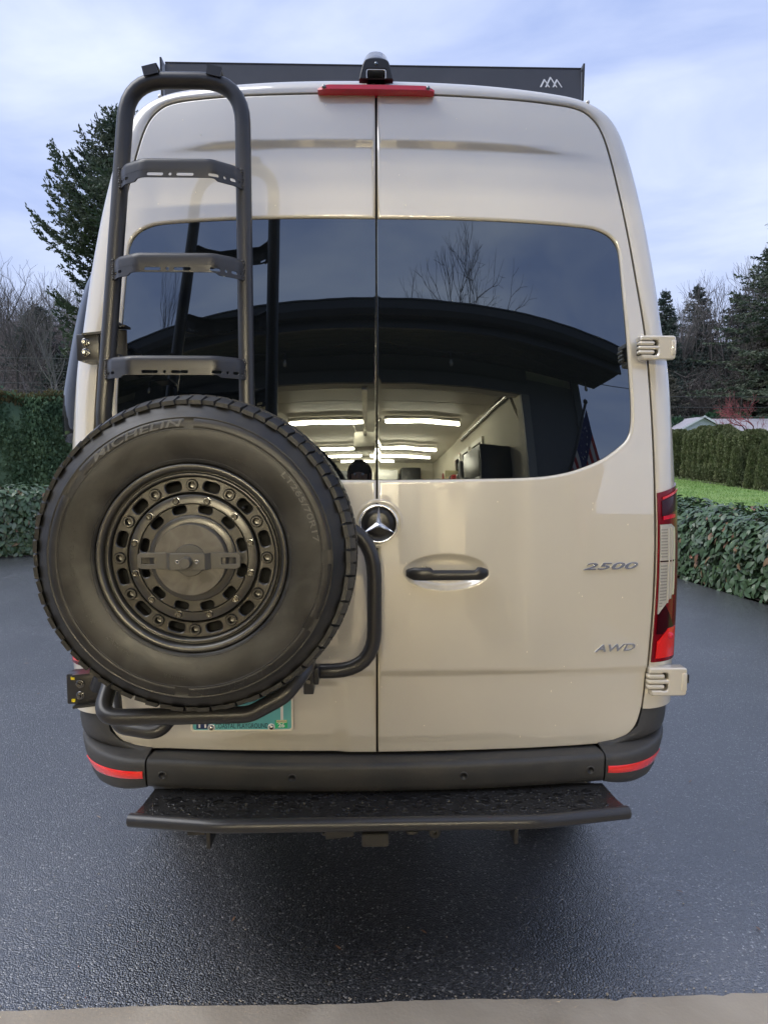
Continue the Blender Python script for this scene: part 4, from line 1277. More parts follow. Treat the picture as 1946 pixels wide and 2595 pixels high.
ptext('plate_text', 'I', pf(0.878), pf(0.905), 0.800, 0.868, 'white_paint', 0.0022, 0.01)
MB().box(((pf(0.050) + pf(0.168)) / 2, py_ - 0.0018, 0.788), (0.038, 0.0014, 0.030)).build('month_sticker', 'plate_blue', pl, False)
ptext('plate_text', '11', pf(0.072), pf(0.148), 0.777, 0.795, 'white_paint', 0.0032, 0.03)
MB().box(((pf(0.822) + pf(0.945)) / 2, py_ - 0.0018, 0.786), (0.040, 0.0014, 0.026)).build('year_sticker', 'plate_green', pl, False)
ptext('plate_text', '26', pf(0.852), pf(0.918), 0.7755, 0.7895, 'white_paint', 0.0032, 0.03)
MB().box(((pf(0.835) + pf(0.940)) / 2, py_ - 0.0027, 0.7950), (0.033, 0.0006, 0.0085)).build('number_strip', 'plate_cream', pl, False)
ptext('plate_text', '00749553', pf(0.842), pf(0.932), 0.7930, 0.7970, 'plate_navy', 0.0036)
for u in (0.197, 0.786):
    so = MB().lathe([(0.0, -0.006), (0.0055, -0.0055), (0.0075, -0.003), (0.0085, 0.0)], (pf(u), py_ - 0.0025, 0.7765), 20).build('screw', 'steel', pl)
    MB().lathe([(0.0085, 0.0), (0.0090, -0.0020), (0.0112, -0.0018), (0.0115, 0.001)], (pf(u), py_ - 0.0022, 0.7765), 20).build('washer', 'white_paint', so)

# ================================================================== REAR STEP
stp = thing('rear_step', 'wet black step plate with tubular nose bar below the bumper', 'step', (0, 2.05, 0.55))
SZ = 0.583
outl = [(-0.705, 2.19), (-0.712, 2.085), (-0.720, 2.040), (-0.460, 1.953), (0.470, 1.953), (0.742, 2.045), (0.733, 2.085), (0.725, 2.19)]
holes = []
for r_, (yy, x0) in enumerate(((2.075, -0.40), (2.030, -0.36), (1.990, -0.40))):
    for k in range(10):
        x = x0 + 0.088 * k
        if abs(x) < 0.45: holes.append((x, yy))
v, f = curve_mesh([outl] + [circ(x, y, 0.0085, 14) for x, y in holes], 0.005, 0.001, 1)
stpl = MB().add([Vector((p.x, p.y, SZ + p.z)) for p in v], f).build('tread_plate', 'step_black', stp, True, 40)
for x, y in holes:
    MB().lathe([(0.0080, -0.003), (0.0082, 0.0045), (0.0092, 0.0052), (0.0130, 0.0028)], (x, y, SZ), 14, 'z').build('raised_hole', 'step_black', stpl)
MB().tube([(-0.730, 2.030, 0.569), (-0.455, 1.936, 0.597), (0.462, 1.936, 0.597), (0.747, 2.030, 0.571)], 0.0195, 20, 0.25).build('nose_bar', 'powder_black', stp, True, 40)
MB().box((0, 2.18, 0.555), (1.40, 0.03, 0.06), None, 0.003).build('rear_flange', 'step_black', stp, True, 40)
for x in (-0.49, 0.40):
    MB().box((x, 2.02, 0.545), (0.012, 0.10, 0.07), None, 0.002).box((x - 0.035, 1.99, 0.556), (0.05, 0.03, 0.012)).build('support_arm', 'hitch', stp, True, 40)
for x in (-0.30, 0.30):
    MB().box((x, 2.35, 0.52), (0.05, 0.45, 0.05), None, 0.004).build('mount_arm', 'hitch', stp, True, 40)
# beads and pools of water standing on the plate
rnd = random.Random(4)
wb = MB()
def bead(x, y, r, fl, sq=1.0, ang=0.0):
    n = 9
    pr = [(0.0, 1.0), (0.45, 0.90), (0.8, 0.6), (0.97, 0.25), (1.0, 0.0)]
    v = []; f = []
    for q, (rr, hh) in enumerate(pr):
        for k in range(n):
            a = 2 * math.pi * k / n
            px, py2 = rr * r * math.cos(a) * sq, rr * r * math.sin(a)
            v.append((x + px * math.cos(ang) - py2 * math.sin(ang), y + px * math.sin(ang) + py2 * math.cos(ang), SZ + 0.0022 + hh * r * fl))
    for q in range(len(pr) - 1):
        for k in range(n): f.append((q * n + k, (q + 1) * n + k, (q + 1) * n + (k + 1) % n, q * n + (k + 1) % n))
    wb.add(v, f)
cnt = 0
while cnt < 1300:
    x = rnd.uniform(-0.69, 0.70); y = rnd.uniform(1.97, 2.15)
    if y < 1.965 + max(0, abs(x) - 0.46) * 0.34: continue
    if any((x - a) ** 2 + (y - b_) ** 2 < 0.0145 ** 2 for a, b_ in holes): continue
    big = rnd.random()
    r = rnd.uniform(0.0014, 0.0032) if big < 0.62 else (rnd.uniform(0.0032, 0.0075) if big < 0.96 else rnd.uniform(0.008, 0.016))
    bead(x, y, r, 0.55 if r < 0.006 else 0.16, rnd.uniform(0.8, 1.6), rnd.uniform(0, 3))
    cnt += 1
tag(wb.build('water_beads', 'water', stpl), kind='stuff')

# tow hitch under the step
th = thing('tow_hitch', 'dark tow hitch receiver under the centre of the step', 'tow hitch', (0, 2.1, 0.45))
v, f = curve_mesh([rrect(0, 0, 0.080, 0.040, 0.008)], 0.22, 0.003, 1)
MB().add([Vector((p.x - 0.01, 2.10 - p.z, p.y + 0.516)) for p in v], f).build('receiver', 'hitch', th, True, 40)
MB().box((0, 2.20, 0.52), (1.0, 0.06, 0.05), None, 0.006).build('cross_beam', 'hitch', th, True, 40)
MB().box((-0.115, 2.02, 0.535), (0.085, 0.04, 0.032), Matrix.Rotation(R(-6), 3, 'Y'), 0.004).build('wiring_plate', 'hitch', th, True, 40)
for x in (-0.165, 0.085):
    MB().tube([(x, 2.14, 0.53), (x, 2.01, 0.528), (x + 0.03, 2.01, 0.528), (x + 0.03, 2.14, 0.53)], 0.006, 8, 0.012).build('chain_loop', 'hitch', th)
MB().lathe([(0.006, -0.008), (0.016, -0.008), (0.019, 0.0), (0.016, 0.008), (0.006, 0.008)], (0.165, 2.0, 0.535), 18).build('plug_socket', 'hitch', th)

# ================================================================== GROUND
def sheet(name, poly, z, m, kind='structure', sub=0):
    me = bpy.data.meshes.new(name)
    me.from_pydata([(x, y, z) for x, y in poly], [], [tuple(range(len(poly)))])
    o = link(name, me, m, None, False)
    o['kind'] = kind
    return o
sheet('ground', [(-600, -600), (600, -600), (600, 900), (-600, 900)], -0.03, 'soil')
sheet('driveway', [(-40, 1.9), (4.55, 1.9), (4.30, 7.5), (4.05, 9.2), (3.9, 12.0), (3.2, 19), (2.5, 40), (-3.5, 40), (-4.2, 13.0), (-5.3, 11.5), (-9.0, 9.8), (-40, 9.0)], 0.0, 'asphalt')
re_ = random.Random(33)
fe = []
for k in range(281):                                        # worn front edge, slightly ragged
    x = 3.2 - 8.4 * k / 280
    fe.append((x, 1.996 + 0.004 * math.sin(x * 7) + re_.uniform(-0.0025, 0.0025) - (0.010 if re_.random() < 0.03 else 0)))
ov_ = fe + [(-5.2, -9.0), (3.2, -9.0)]
v, f = curve_mesh([ov_[::-1]], 0.324, 0.005, 1)
slab = MB().add([Vector((p.x, p.y, p.z - 0.150)) for p in v], f).build('garage_slab', 'concrete', None, True, 30)
slab['kind'] = 'structure'
lawn = sheet('lawn', [(5.0, 2.0), (60, 2.0), (60, 75), (2.6, 75), (3.4, 19), (4.9, 11)], 0.006, 'lawn_ground')
sheet('rear_lawn', [(-60, 14.2), (-4.3, 14.2), (-3.6, 40), (-3.6, 60), (-60, 60)], 0.004, 'lawn_ground')
# hills behind, rising from behind the houses
def hill(name, x0, x1, y0, y1, hf, m):
    nx, ny = 60, 24
    v = []; f = []
    for j in range(ny + 1):
        for i in range(nx + 1):
            x = x0 + (x1 - x0) * i / nx; y = y0 + (y1 - y0) * j / ny
            v.append((x, y, hf(x, y)))
    for j in range(ny):
        for i in range(nx):
            a = j * (nx + 1) + i
            f.append((a, a + 1, a + nx + 2, a + nx + 1))
    o = mesh(name, v, f, m); o['kind'] = 'structure'
    return o
def hz(x, y):
    s = float(sst(np.interp(x, [-15, 10], [46, 59]), np.interp(x, [-15, 10], [82, 100]), y))
    h = np.interp(x, [-200, -60, -25, -8, 12, 30, 60, 200], [16, 15, 12, 8, 7, 11, 17, 17])
    return -0.05 + s * float(h) + 0.5 * math.sin(x * 0.21) * s + 0.4 * math.sin(y * 0.33 + x * 0.1) * s
hill('hill', -220, 220, 44, 190, hz, 'hill')

# grass blades standing on the lawn (nobody could count them)
def blades(name, n, reg, zz, m, hmin, hmax, wid, label, cat, seed):
    rs = np.random.RandomState(seed)
    x0, x1, y0, y1 = reg
    X = rs.uniform(x0, x1, n); Y = y0 + (y1 - y0) * rs.rand(n) ** 1.5
    a = rs.uniform(0, 2 * np.pi, n); h = rs.uniform(hmin, hmax, n) * (1 + Y / 40); w = wid * (1 + Y / 25)
    lx, ly = rs.normal(0, 0.4, n) * h, rs.normal(0, 0.4, n) * h
    ca, sa = np.cos(a) * w, np.sin(a) * w
    V = np.empty((n, 3, 3))
    V[:, 0] = np.stack([X - ca, Y - sa, np.full(n, zz)], 1); V[:, 1] = np.stack([X + ca, Y + sa, np.full(n, zz)], 1); V[:, 2] = np.stack([X + lx, Y + ly, zz + h], 1)
    o = bulk(name, V.reshape(-1, 3), np.arange(3 * n).reshape(-1, 3), m)
    return tag(o, label, cat, kind='stuff')
def bulk(name, V, F, m, parent=None, smooth=False, mats=None, fmat=None):
    """fast mesh from arrays; all faces the same size"""
    V = np.ascontiguousarray(V, dtype=np.float32); F = np.ascontiguousarray(F, dtype=np.int32)
    me = bpy.data.meshes.new(name)
    me.vertices.add(len(V)); me.vertices.foreach_set('co', V.ravel())
    k = F.shape[1]
    me.loops.add(F.size); me.loops.foreach_set('vertex_index', F.ravel())
    me.polygons.add(len(F)); me.polygons.foreach_set('loop_start', np.arange(0, F.size, k, dtype=np.int32))
    if fmat is not None: me.polygons.foreach_set('material_index', np.asarray(fmat, np.int32))
    me.update(calc_edges=True)
    return link(name, me, m, parent, smooth, mats)
blades('grass', 90000, (5.6, 34, 8.0, 47), 0.006, 'grass_blade', 0.02, 0.05, 0.006, 'short bright green lawn grass beyond the right hedge', 'grass', 3)

# ================================================================== GARAGE BEHIND THE CAMERA (seen mirrored in the van)
GX0, GX1, GY, GB, GH = -4.9, 2.24, -0.62, -8.6, 2.86
OX0, OX1, OZ = -2.75, 1.62, 2.63
gar = thing('garage', 'open lit garage with grey siding mirrored in the rear windows', 'garage', (-1.0, -4.0, 0))
wt = 0.14
gw = MB()
gw.box((GX0 - wt / 2, (GY + GB) / 2, GH / 2), (wt, GY - GB, GH)).box((GX1 + wt / 2, (GY + GB) / 2, GH / 2), (wt, GY - GB, GH)).box(((GX0 + GX1) / 2, GB - wt / 2, GH / 2), (GX1 - GX0 + 2 * wt, wt, GH))
gw.box(((GX0 - wt + OX0) / 2, GY - wt / 2 - 0.01, GH / 2), (OX0 - GX0 + wt, wt, GH)).box(((OX1 + GX1 + wt) / 2, GY - wt / 2 - 0.01, GH / 2), (GX1 + wt - OX1, wt, GH)).box(((OX0 + OX1) / 2, GY - wt / 2 - 0.01, (OZ + GH) / 2), (OX1 - OX0, wt, GH - OZ))
gw.build('inner_wall', 'wall_cream', gar, False)
MB().box(((GX0 + GX1) / 2, (GY + GB) / 2, GH + 0.03), (GX1 - GX0, GY - GB, 0.06)).build('ceiling', 'ceiling_white', gar, False)
# lap siding boards on the front
for x0, x1 in ((GX0 - wt, OX0 - 0.10), (OX1 + 0.10, GX1 + wt)):
    for k in range(16):
        z = 0.10 + 0.178 * k
        if z + 0.18 > GH + 0.06: continue
        MB().box(((x0 + x1) / 2, GY + 0.012, z + 0.09), (x1 - x0, 0.016, 0.186), Matrix.Rotation(R(-3.2), 3, 'X')).build('siding_board', 'siding', gar, False)
for k in range(1):
    MB().box(((OX0 + OX1) / 2, GY + 0.012, OZ + 0.17 + 0.178 * k + 0.02), (OX1 - OX0 + 0.2, 0.016, 0.186), Matrix.Rotation(R(-3.2), 3, 'X')).build('siding_board', 'siding', gar, False)
for x in (OX0 - 0.05, OX1 + 0.05):
    MB().box((x, GY + 0.012, OZ / 2), (0.10, 0.05, OZ)).build('door_trim', 'door_trim', gar, False)
MB().box(((OX0 + OX1) / 2, GY + 0.014, OZ + 0.05), (OX1 - OX0 + 0.2, 0.05, 0.10)).build('door_trim', 'siding', gar, False)
MB().box((GX1 + wt, GY + 0.0, GH / 2), (0.10, 0.10, GH)).build('corner_trim', 'siding', gar, False)
# soffit boards, fascia, gutter, roof
EY, EZ = 0.02, 2.93
for k in range(7):
    yy = GY + 0.05 + 0.088 * k
    MB().box(((GX0 + GX1) / 2, yy, 2.862), (GX1 - GX0 + 0.9, 0.082, 0.02), None, 0.003).build('soffit_board', 'soffit_board', gar, False)
MB().box(((GX0 + GX1) / 2, EY, 2.925), (GX1 - GX0 + 0.9, 0.03, 0.17)).build('fascia', 'gutter', gar, False)
gp = [(0.016, 2.905), (0.10, 2.905), (0.128, 2.945), (0.132, 3.005), (0.142, 3.008), (0.142, 3.018), (0.122, 3.016), (0.118, 2.948), (0.096, 2.915), (0.016, 2.915)]
rows = [[np.array([x, EY + a, c]) for a, c in gp] for x in np.linspace(GX0 - 0.45, GX1 + 0.45, 12)]
v, f = strip(rows)
mesh('gutter', v, f, 'gutter', gar, False)
MB().box(((GX0 + GX1) / 2, -4.0, 3.93), (GX1 - GX0 + 0.9, 8.2, 0.10), Matrix.Rotation(R(-13.5), 3, 'X')).build('roof', 'roof_shingle', gar, False)
# raised sectional door under the ceiling, four panels, on two tracks
gd = thing('sectional_door', 'white sectional garage door raised flat under the ceiling', 'garage door', (-0.55, -2.2, 2.6))
for k in range(3):
    MB().box(((OX0 + OX1) / 2, -1.10 - 0.53 * k, 2.80), (OX1 - OX0 + 0.06, 0.52, 0.04), None, 0.008).build('door_panel', 'door_white', gd, False)
for x in (OX0 - 0.02, OX1 + 0.05):
    MB().tube([(x, GY - 0.20, 0.2), (x, GY - 0.20, 2.40), (x, GY - 0.50, 2.76), (x, -4.2, 2.76)], 0.022, 6, 0.2).build('track', 'steel', gd)
op = thing('door_opener', 'grey garage door opener hanging from the ceiling rail', 'door opener', (-0.06, -3.2, 2.5))
MB().box((-0.06, -3.35, 2.55), (0.34, 0.42, 0.20), None, 0.03).build('motor_case', 'door_white', op, True, 40)
MB().box((-0.06, -2.0, 2.62), (0.05, 2.6, 0.05)).build('rail', 'steel', op, False)
MB().tube([(-0.2, -3.3, 2.65), (-0.28, -3.3, 2.86)], 0.012, 6).tube([(0.08, -3.3, 2.65), (0.16, -3.3, 2.86)], 0.012, 6).build('hanger', 'steel', op)
# tube lamps on the ceiling
LROWS = [(-2.95, -1.30, -0.06), (-2.95, 0.20, 1.40), (-5.3, -1.45, -0.12), (-5.3, 0.02, 1.35), (-6.4, -1.45, -0.12), (-6.4, 0.02, 1.35), (-7.4, -0.7, 0.6), (-5.0, -4.2, -2.9)]
rank = ['nearest left', 'nearest right', 'second left', 'second right', 'third left', 'third right', 'rearmost', 'far side']
for (yy, x0, x1), rk in zip(LROWS, rank):
    tl_ = thing('tube_lamp', 'glowing ceiling tube lamp mirrored in the glass, ' + rk + ' of the rows', 'lamp', ((x0 + x1) / 2, yy, 2.8), 'tube lamps on the garage ceiling')
    MB().box(((x0 + x1) / 2, yy, 2.790), (x1 - x0, 0.10, 0.045), None, 0.006).build('lamp_housing', 'lamp_body', tl_, True, 40)
    MB().tube([(x0 + 0.02, yy, 2.745), (x1 - 0.02, yy, 2.745)], 0.019, 10).build('tube', 'lamp_tube', tl_)
# partition along the right of the bay and what stands against it
WXI = 1.72
MB().box((WXI + 0.05, (GY + GB) / 2 - 0.1, GH / 2), (0.10, GY - GB - 0.2, GH)).build('partition', 'wall_cream', gar, False)
cb = thing('tool_cabinet', 'tall black tool cabinet against the garage side wall', 'cabinet', (1.5, -1.75, 0))
MB().box((1.50, -1.85, 1.14), (0.42, 0.95, 2.24), None, 0.01).build('case', 'cabinet_black', cb, True, 40)
for k in range(6): MB().box((1.284, -1.85, 0.35 + 0.34 * k), (0.012, 0.88, 0.31), None, 0.004).build('drawer', 'cabinet_black', cb, True, 40)
for k, (ya, yb) in enumerate(((-2.75, -3.35), (-3.7, -4.2), (-4.5, -5.0))):
    wn_ = thing('wall_window', 'dark framed opening in the garage side wall, %s from the door' % ('first', 'second', 'third')[k], 'window', (WXI, (ya + yb) / 2, 2.0), 'openings in the garage wall')
    MB().box((WXI - 0.012, (ya + yb) / 2, 2.26), (0.02, ya - yb, 0.52)).build('pane', 'side_glass', wn_, False)
    MB().box((WXI - 0.02, (ya + yb) / 2, 2.545), (0.04, ya - yb + 0.12, 0.06)).box((WXI - 0.02, ya + 0.03, 2.26), (0.04, 0.06, 0.52)).box((WXI - 0.02, yb - 0.03, 2.26), (0.04, 0.06, 0.52)).build('frame', 'lamp_body', wn_, False)
sh = thing('high_shelf', 'high wall shelf crowded with bags and helmets in the garage', 'shelf', (1.5, -4.2, 1.95))
MB().box((1.50, -4.3, 1.93), (0.42, 3.7, 0.03)).build('shelf_board', 'lamp_body', sh, False)
rs = random.Random(5)
for k in range(15):
    c_ = rs.choice(['cabinet_black', 'flag_red', 'siding', 'van_white', 'cabinet_black', 'van_white', 'plate_cream'])
    yy = -2.6 - 0.24 * k
    hh = rs.uniform(0.12, 0.34)
    if k % 3 == 0:
        MB().lathe([(0.0, hh), (0.07, hh * 0.93), (0.10, hh * 0.6), (0.105, hh * 0.25), (0.09, 0.0)], (1.46, yy, 1.945), 14, 'z').build('helmet', c_, sh)
    else:
        MB().box((1.46, yy, 1.945 + hh / 2), (0.28, rs.uniform(0.10, 0.20), hh), Matrix.Rotation(rs.uniform(-0.15, 0.15), 3, 'X'), 0.03, 3).build('bag', c_, sh, True, 50)
bs = thing('back_shelf', 'pale stacked boxes along the back wall of the garage', 'boxes', (-0.5, -8.2, 0))
for k in range(9):
    MB().box((-3.6 + 0.58 * k, -8.25, 1.2 + rs.uniform(0, 0.25)), (0.5, 0.5, 2.4 + rs.uniform(-0.2, 0.5)), None, 0.02).build('box_stack', rs.choice(['van_white', 'plate_cream', 'siding', 'lamp_body', 'cabinet_black']), bs, True, 40)
# string of bulbs below the eave
sb = thing('string_lights', 'string of clear bulbs hanging along the garage eave', 'string lights', (-1, -0.1, 2.8))
cp = []
for k in range(41):
    x = -4.6 + 7.6 * k / 40
    cp.append((x, -0.12, 2.80 - 0.06 * math.sin(math.pi * ((k % 8) / 8))))
MB().tube(cp, 0.004, 5).build('cable', 'wire', sb)
for k in range(4, 41, 8):
    x, y, z = cp[k]
    MB().tube([(x, y, z), (x, y, z - 0.05)], 0.008, 8).build('socket', 'wire', sb)
    MB().lathe([(0.008, -0.05), (0.016, -0.065), (0.019, -0.08), (0.014, -0.095), (0.0, -0.102)], (x, y, z), 14, 'z').build('bulb', 'bulb', sb)
# flag on a leaning pole at the house corner
fl = thing('house_flag', 'striped flag hanging from a leaning dark pole at the house corner', 'flag', (1.95, -0.58, 1.5))
p0, p1 = Vector((1.92, -0.60, 1.50)), Vector((2.24, -0.18, 2.55))
MB().tube([p0, p1], 0.015, 10).lathe([(0.0, 0.035), (0.022, 0.02), (0.025, 0.0), (0.0, -0.02)], p1, 12, 'z').build('pole', 'gutter', fl)
def flag_pt(u, w):
    a = p0.lerp(p1, 0.28 + 0.66 * u)
    return np.array([a.x + 0.06 * math.sin(w * 5 + u * 3) * w + 0.16 * w * (1 - 0.5 * u), a.y + 0.07 * math.cos(w * 6 + u * 4) * w + 0.05, a.z - w * (0.75 - 0.2 * u)])
for k in range(13):
    a0, a1 = k / 13, (k + 1) / 13
    wl_ = np.linspace(0.42 if a0 > 0.45 else 0.0, 1, 12)
    v, f = strip([[flag_pt(a, w) for w in wl_] for a in np.linspace(a0, a1, 3)])
    mesh('stripe', v, f, 'flag_red' if k % 2 == 0 else 'flag_white', fl)
v, f = strip([[flag_pt(a, w) for w in np.linspace(0, 0.42, 8)] for a in np.linspace(6 / 13, 1, 8)])
can = mesh('canton', v, f, 'flag_blue', fl)
for k in range(13):
    a = 2 * math.pi * k / 13
    c = flag_pt(0.73 + 0.16 * math.sin(a), 0.20 + 0.13 * math.cos(a))
    MB().lathe([(0.0, -0.006), (0.014, -0.005)], c, 5).build('star', 'flag_white', can)

# ================================================================== PHOTOGRAPHER (seen only in the reflection)
per = thing('person', 'person in a dark maroon hooded jacket holding up a phone to photograph the van', 'person', (-0.10, -0.42, 0.012))
def skin(name, verts, edges, radii, m, parent, root=0, sub=2):
    me = bpy.data.meshes.new(name)
    me.from_pydata(verts, edges, [])
    o = bpy.data.objects.new(name, me); COL.objects.link(o)
    o.modifiers.new('skin', 'SKIN').use_smooth_shade = True
    o.modifiers.new('sub', 'SUBSURF').levels = sub
    o.modifiers['sub'].render_levels = sub
    for k, r_ in enumerate(radii):
        me.skin_vertices[0].data[k].radius = (r_, r_) if not isinstance(r_, tuple) else r_
        me.skin_vertices[0].data[k].use_root = (k == root)
    me.materials.append(MATS[m])
    attach(o, parent)
    return o
X0, Y0 = -0.10, -0.45
bv = [(0, 0, 1.00), (0, 0.01, 1.16), (0, 0.0, 1.34), (0, -0.02, 1.52), (0, 0.0, 1.60), (0, 0.02, 1.67), (0, 0.03, 1.77),
      (-0.20, -0.01, 1.50), (-0.27, 0.08, 1.27), (-0.17, 0.30, 1.42), (0.20, -0.01, 1.50), (0.26, 0.08, 1.27), (0.17, 0.30, 1.42),
      (-0.11, 0.0, 0.95), (-0.13, 0.03, 0.53), (-0.14, -0.02, 0.11), (-0.15, 0.12, 0.055), (0.11, 0.0, 0.95), (0.13, 0.03, 0.53), (0.14, -0.02, 0.11), (0.15, 0.12, 0.055), (0, 0.03, 1.87)]
be = [(0, 1), (1, 2), (2, 3), (3, 4), (4, 5), (5, 6), (6, 21), (3, 7), (7, 8), (8, 9), (3, 10), (10, 11), (11, 12), (0, 13), (13, 14), (14, 15), (15, 16), (0, 17), (17, 18), (18, 19), (19, 20)]
br = [(0.17, 0.12), (0.16, 0.12), (0.18, 0.13), (0.16, 0.11), 0.07, 0.06, (0.088, 0.105), 0.085, 0.062, 0.042, 0.085, 0.062, 0.042, 0.10, 0.07, 0.05, 0.045, 0.10, 0.07, 0.05, 0.045, (0.07, 0.085)]
bv = [(x + X0, y + Y0, z * 1.0 + 0.02) for x, y, z in bv]
bo = skin('body', bv, be, br, 'skin', per)
# clothing: jacket over torso and sleeves, hood, trousers, shoes
skin('jacket', [bv[k] for k in (0, 1, 2, 3, 4, 7, 8, 9, 10, 11, 12)], [(0, 1), (1, 2), (2, 3), (3, 4), (3, 5), (5, 6), (6, 7), (3, 8), (8, 9), (9, 10)],
     [(0.185, 0.135), (0.175, 0.135), (0.195, 0.145), (0.175, 0.125), 0.085, 0.10, 0.078, 0.054, 0.10, 0.078, 0.054], 'hoodie', per)
skin('trousers', [bv[k] for k in (0, 13, 14, 15, 17, 18, 19)], [(0, 1), (1, 2), (2, 3), (0, 4), (4, 5), (5, 6)], [(0.175, 0.125), 0.112, 0.082, 0.066, 0.112, 0.082, 0.066], 'jeans', per)
hv, hf = [], []
MBh = MB()
rows = []
for k in range(15):
    th_ = math.pi * (0.02 + 0.78 * k / 14)
    rows.append([np.array([X0 + 0.112 * math.sin(th_) * math.cos(a), Y0 + 0.012 + 0.132 * math.sin(th_) * math.sin(a), 1.80 + 0.150 * math.cos(th_)]) for a in np.linspace(math.pi * 0.86, math.pi * 2.14, 20)])
v, f = strip(rows)
MB().add(v, f).build('hood', 'hoodie', per)
hr = MB().lathe([(0.0, 0.105), (0.05, 0.098), (0.085, 0.065), (0.096, 0.02), (0.09, -0.02)], (X0, Y0 + 0.022, 1.825), 20, 'z').build('hair', 'hair', per)
for s in (-1, 1):
    MB().lathe([(0.0, 0.012), (0.011, 0.006), (0.012, 0.0)], (X0 + s * 0.034, Y0 + 0.122, 1.800), 10).build('eye', 'eye_white', per)
    MB().box((X0 + s * 0.095, Y0 + 0.03, 1.79), (0.02, 0.045, 0.06), None, 0.009).build('ear', 'skin', per)
    MB().box((X0 + s * 0.15, Y0 + 0.05, 0.052), (0.10, 0.27, 0.08), None, 0.035, 3).build('shoe', 'shoe', per)
MB().box((X0, Y0 + 0.138, 1.775), (0.026, 0.034, 0.048), None, 0.011, 3).build('nose', 'skin', per)
MB().box((X0, Y0 + 0.126, 1.728), (0.05, 0.016, 0.012), None, 0.005).build('mouth', 'flag_red', per)
for s, hx in ((-1, -0.17), (1, 0.17)):
    c = Vector((X0 + hx, Y0 + 0.30, 1.44))
    tgt = Vector((-0.04 + s * 0.062, -0.045, 1.635))
    hm = [tuple(c), tuple(c.lerp(tgt, 0.55)), tuple(c.lerp(tgt, 0.8))]
    V_ = list(hm); E_ = [(0, 1), (1, 2)]; R_ = [0.030, 0.036, 0.038]
    for q in range(4):
        b0 = Vector(hm[2]) + Vector((s * 0.004, 0.0, 0.024 - 0.019 * q))
        m1 = tgt + Vector((s * 0.026, 0.006, 0.030 - 0.021 * q)); m2 = tgt + Vector((s * 0.010, 0.030, 0.028 - 0.021 * q + 0.002)); m3 = tgt + Vector((-s * (0.012 + 0.004 * (q == 1)), 0.026, 0.026 - 0.021 * q))
        i = len(V_)
        V_ += [tuple(m1), tuple(m2), tuple(m3)]; E_ += [(2, i), (i, i + 1), (i + 1, i + 2)]; R_ += [0.0095, 0.0085, 0.0075]
    i = len(V_)
    V_ += [tuple(tgt + Vector((s * 0.002, -0.012, 0.030))), tuple(tgt + Vector((-s * 0.022, -0.006, 0.042)))]
    E_ += [(1, i), (i, i + 1)]; R_ += [0.0105, 0.0085]
    skin('hand', V_, E_, R_, 'skin', per)
ph = thing('phone', 'dark phone held up between both hands', 'phone', (-0.04, -0.03, 1.63))
MB().box((-0.04, -0.030, 1.632), (0.160, 0.009, 0.078), None, 0.004).build('case', 'pod_black', ph, True, 40)
MB().box((-0.04, -0.0350, 1.632), (0.150, 0.0012, 0.072)).build('screen', 'side_glass', ph, False)

# ================================================================== PLANTS
def branches_to_mesh(segs, sides=3):
    """segs: list of (p0, p1, r0, r1) -> arrays"""
    S = len(segs)
    P0 = np.array([s[0] for s in segs]); P1 = np.array([s[1] for s in segs]); r0 = np.array([s[2] for s in segs]); r1 = np.array([s[3] for s in segs])
    d = P1 - P0; d /= np.linalg.norm(d, axis=1, keepdims=True) + 1e-9
    up = np.where(np.abs(d[:, 2:3]) > 0.9, np.array([[1., 0, 0]]), np.array([[0, 0, 1.]]))
    a = np.cross(d, up); a /= np.linalg.norm(a, axis=1, keepdims=True) + 1e-9
    b = np.cross(d, a)
    V = np.empty((S, 2 * sides, 3))
    for k in range(sides):
        t = 2 * np.pi * k / sides
        o = a * np.cos(t) + b * np.sin(t)
        V[:, k] = P0 + o * r0[:, None]; V[:, sides + k] = P1 + o * r1[:, None]
    F = np.array([[k, (k + 1) % sides, sides + (k + 1) % sides, sides + k] for k in range(sides)])
    F = (F[None] + (np.arange(S) * 2 * sides)[:, None, None]).reshape(-1, 4)
    return V.reshape(-1, 3), F

def bare_tree_mesh(name, h, seed, spread=0.42, m='twig', depth=6, trunk=0.14, upright=0.25):
    rs = np.random.RandomState(seed)
    fine, thick = [], []
    def grow(p, d, L, r, lev):
        n = 3 if lev < 2 else 2
        q = p.copy(); dd = d.copy()
        for i in range(n):
            dd = dd + rs.normal(0, 0.10, 3) + np.array([0, 0, upright * 0.22]); dd /= np.linalg.norm(dd)
            e = q + dd * L / n
            ra = r * (1 - 0.28 * i / n); rb = r * (1 - 0.28 * (i + 1) / n)
            (thick if lev < 2 else fine).append((q, e, ra, rb))
            if lev > 0 and lev < depth and i < n - 1 and rs.rand() < 0.75:
                side(e, dd, L * rs.uniform(0.45, 0.7), rb * 0.5, lev + 1)
            q = e
        if lev < depth:
            for k in range(2 if rs.rand() < 0.7 else 3):
                side(q, dd, L * rs.uniform(0.62, 0.82), r * 0.62, lev + 1)
    def side(p, d, L, r, lev):
        ax = rs.normal(0, 1, 3); ax -= d * ax.dot(d); ax /= np.linalg.norm(ax) + 1e-9
        a = rs.uniform(0.5, 1.2) * spread * 1.7
        nd = d * math.cos(a) + ax * math.sin(a)
        grow(p, nd, L, max(r, 0.006), lev)
    grow(np.zeros(3), np.array([0, 0, 1.0]), h * 0.34, trunk, 0)
    V, F = branches_to_mesh(fine); V2, F2 = branches_to_mesh(thick, 5)
    top = max(V[:, 2].max(), 1)
    return V * (h / top), F, V2 * (h / top), F2

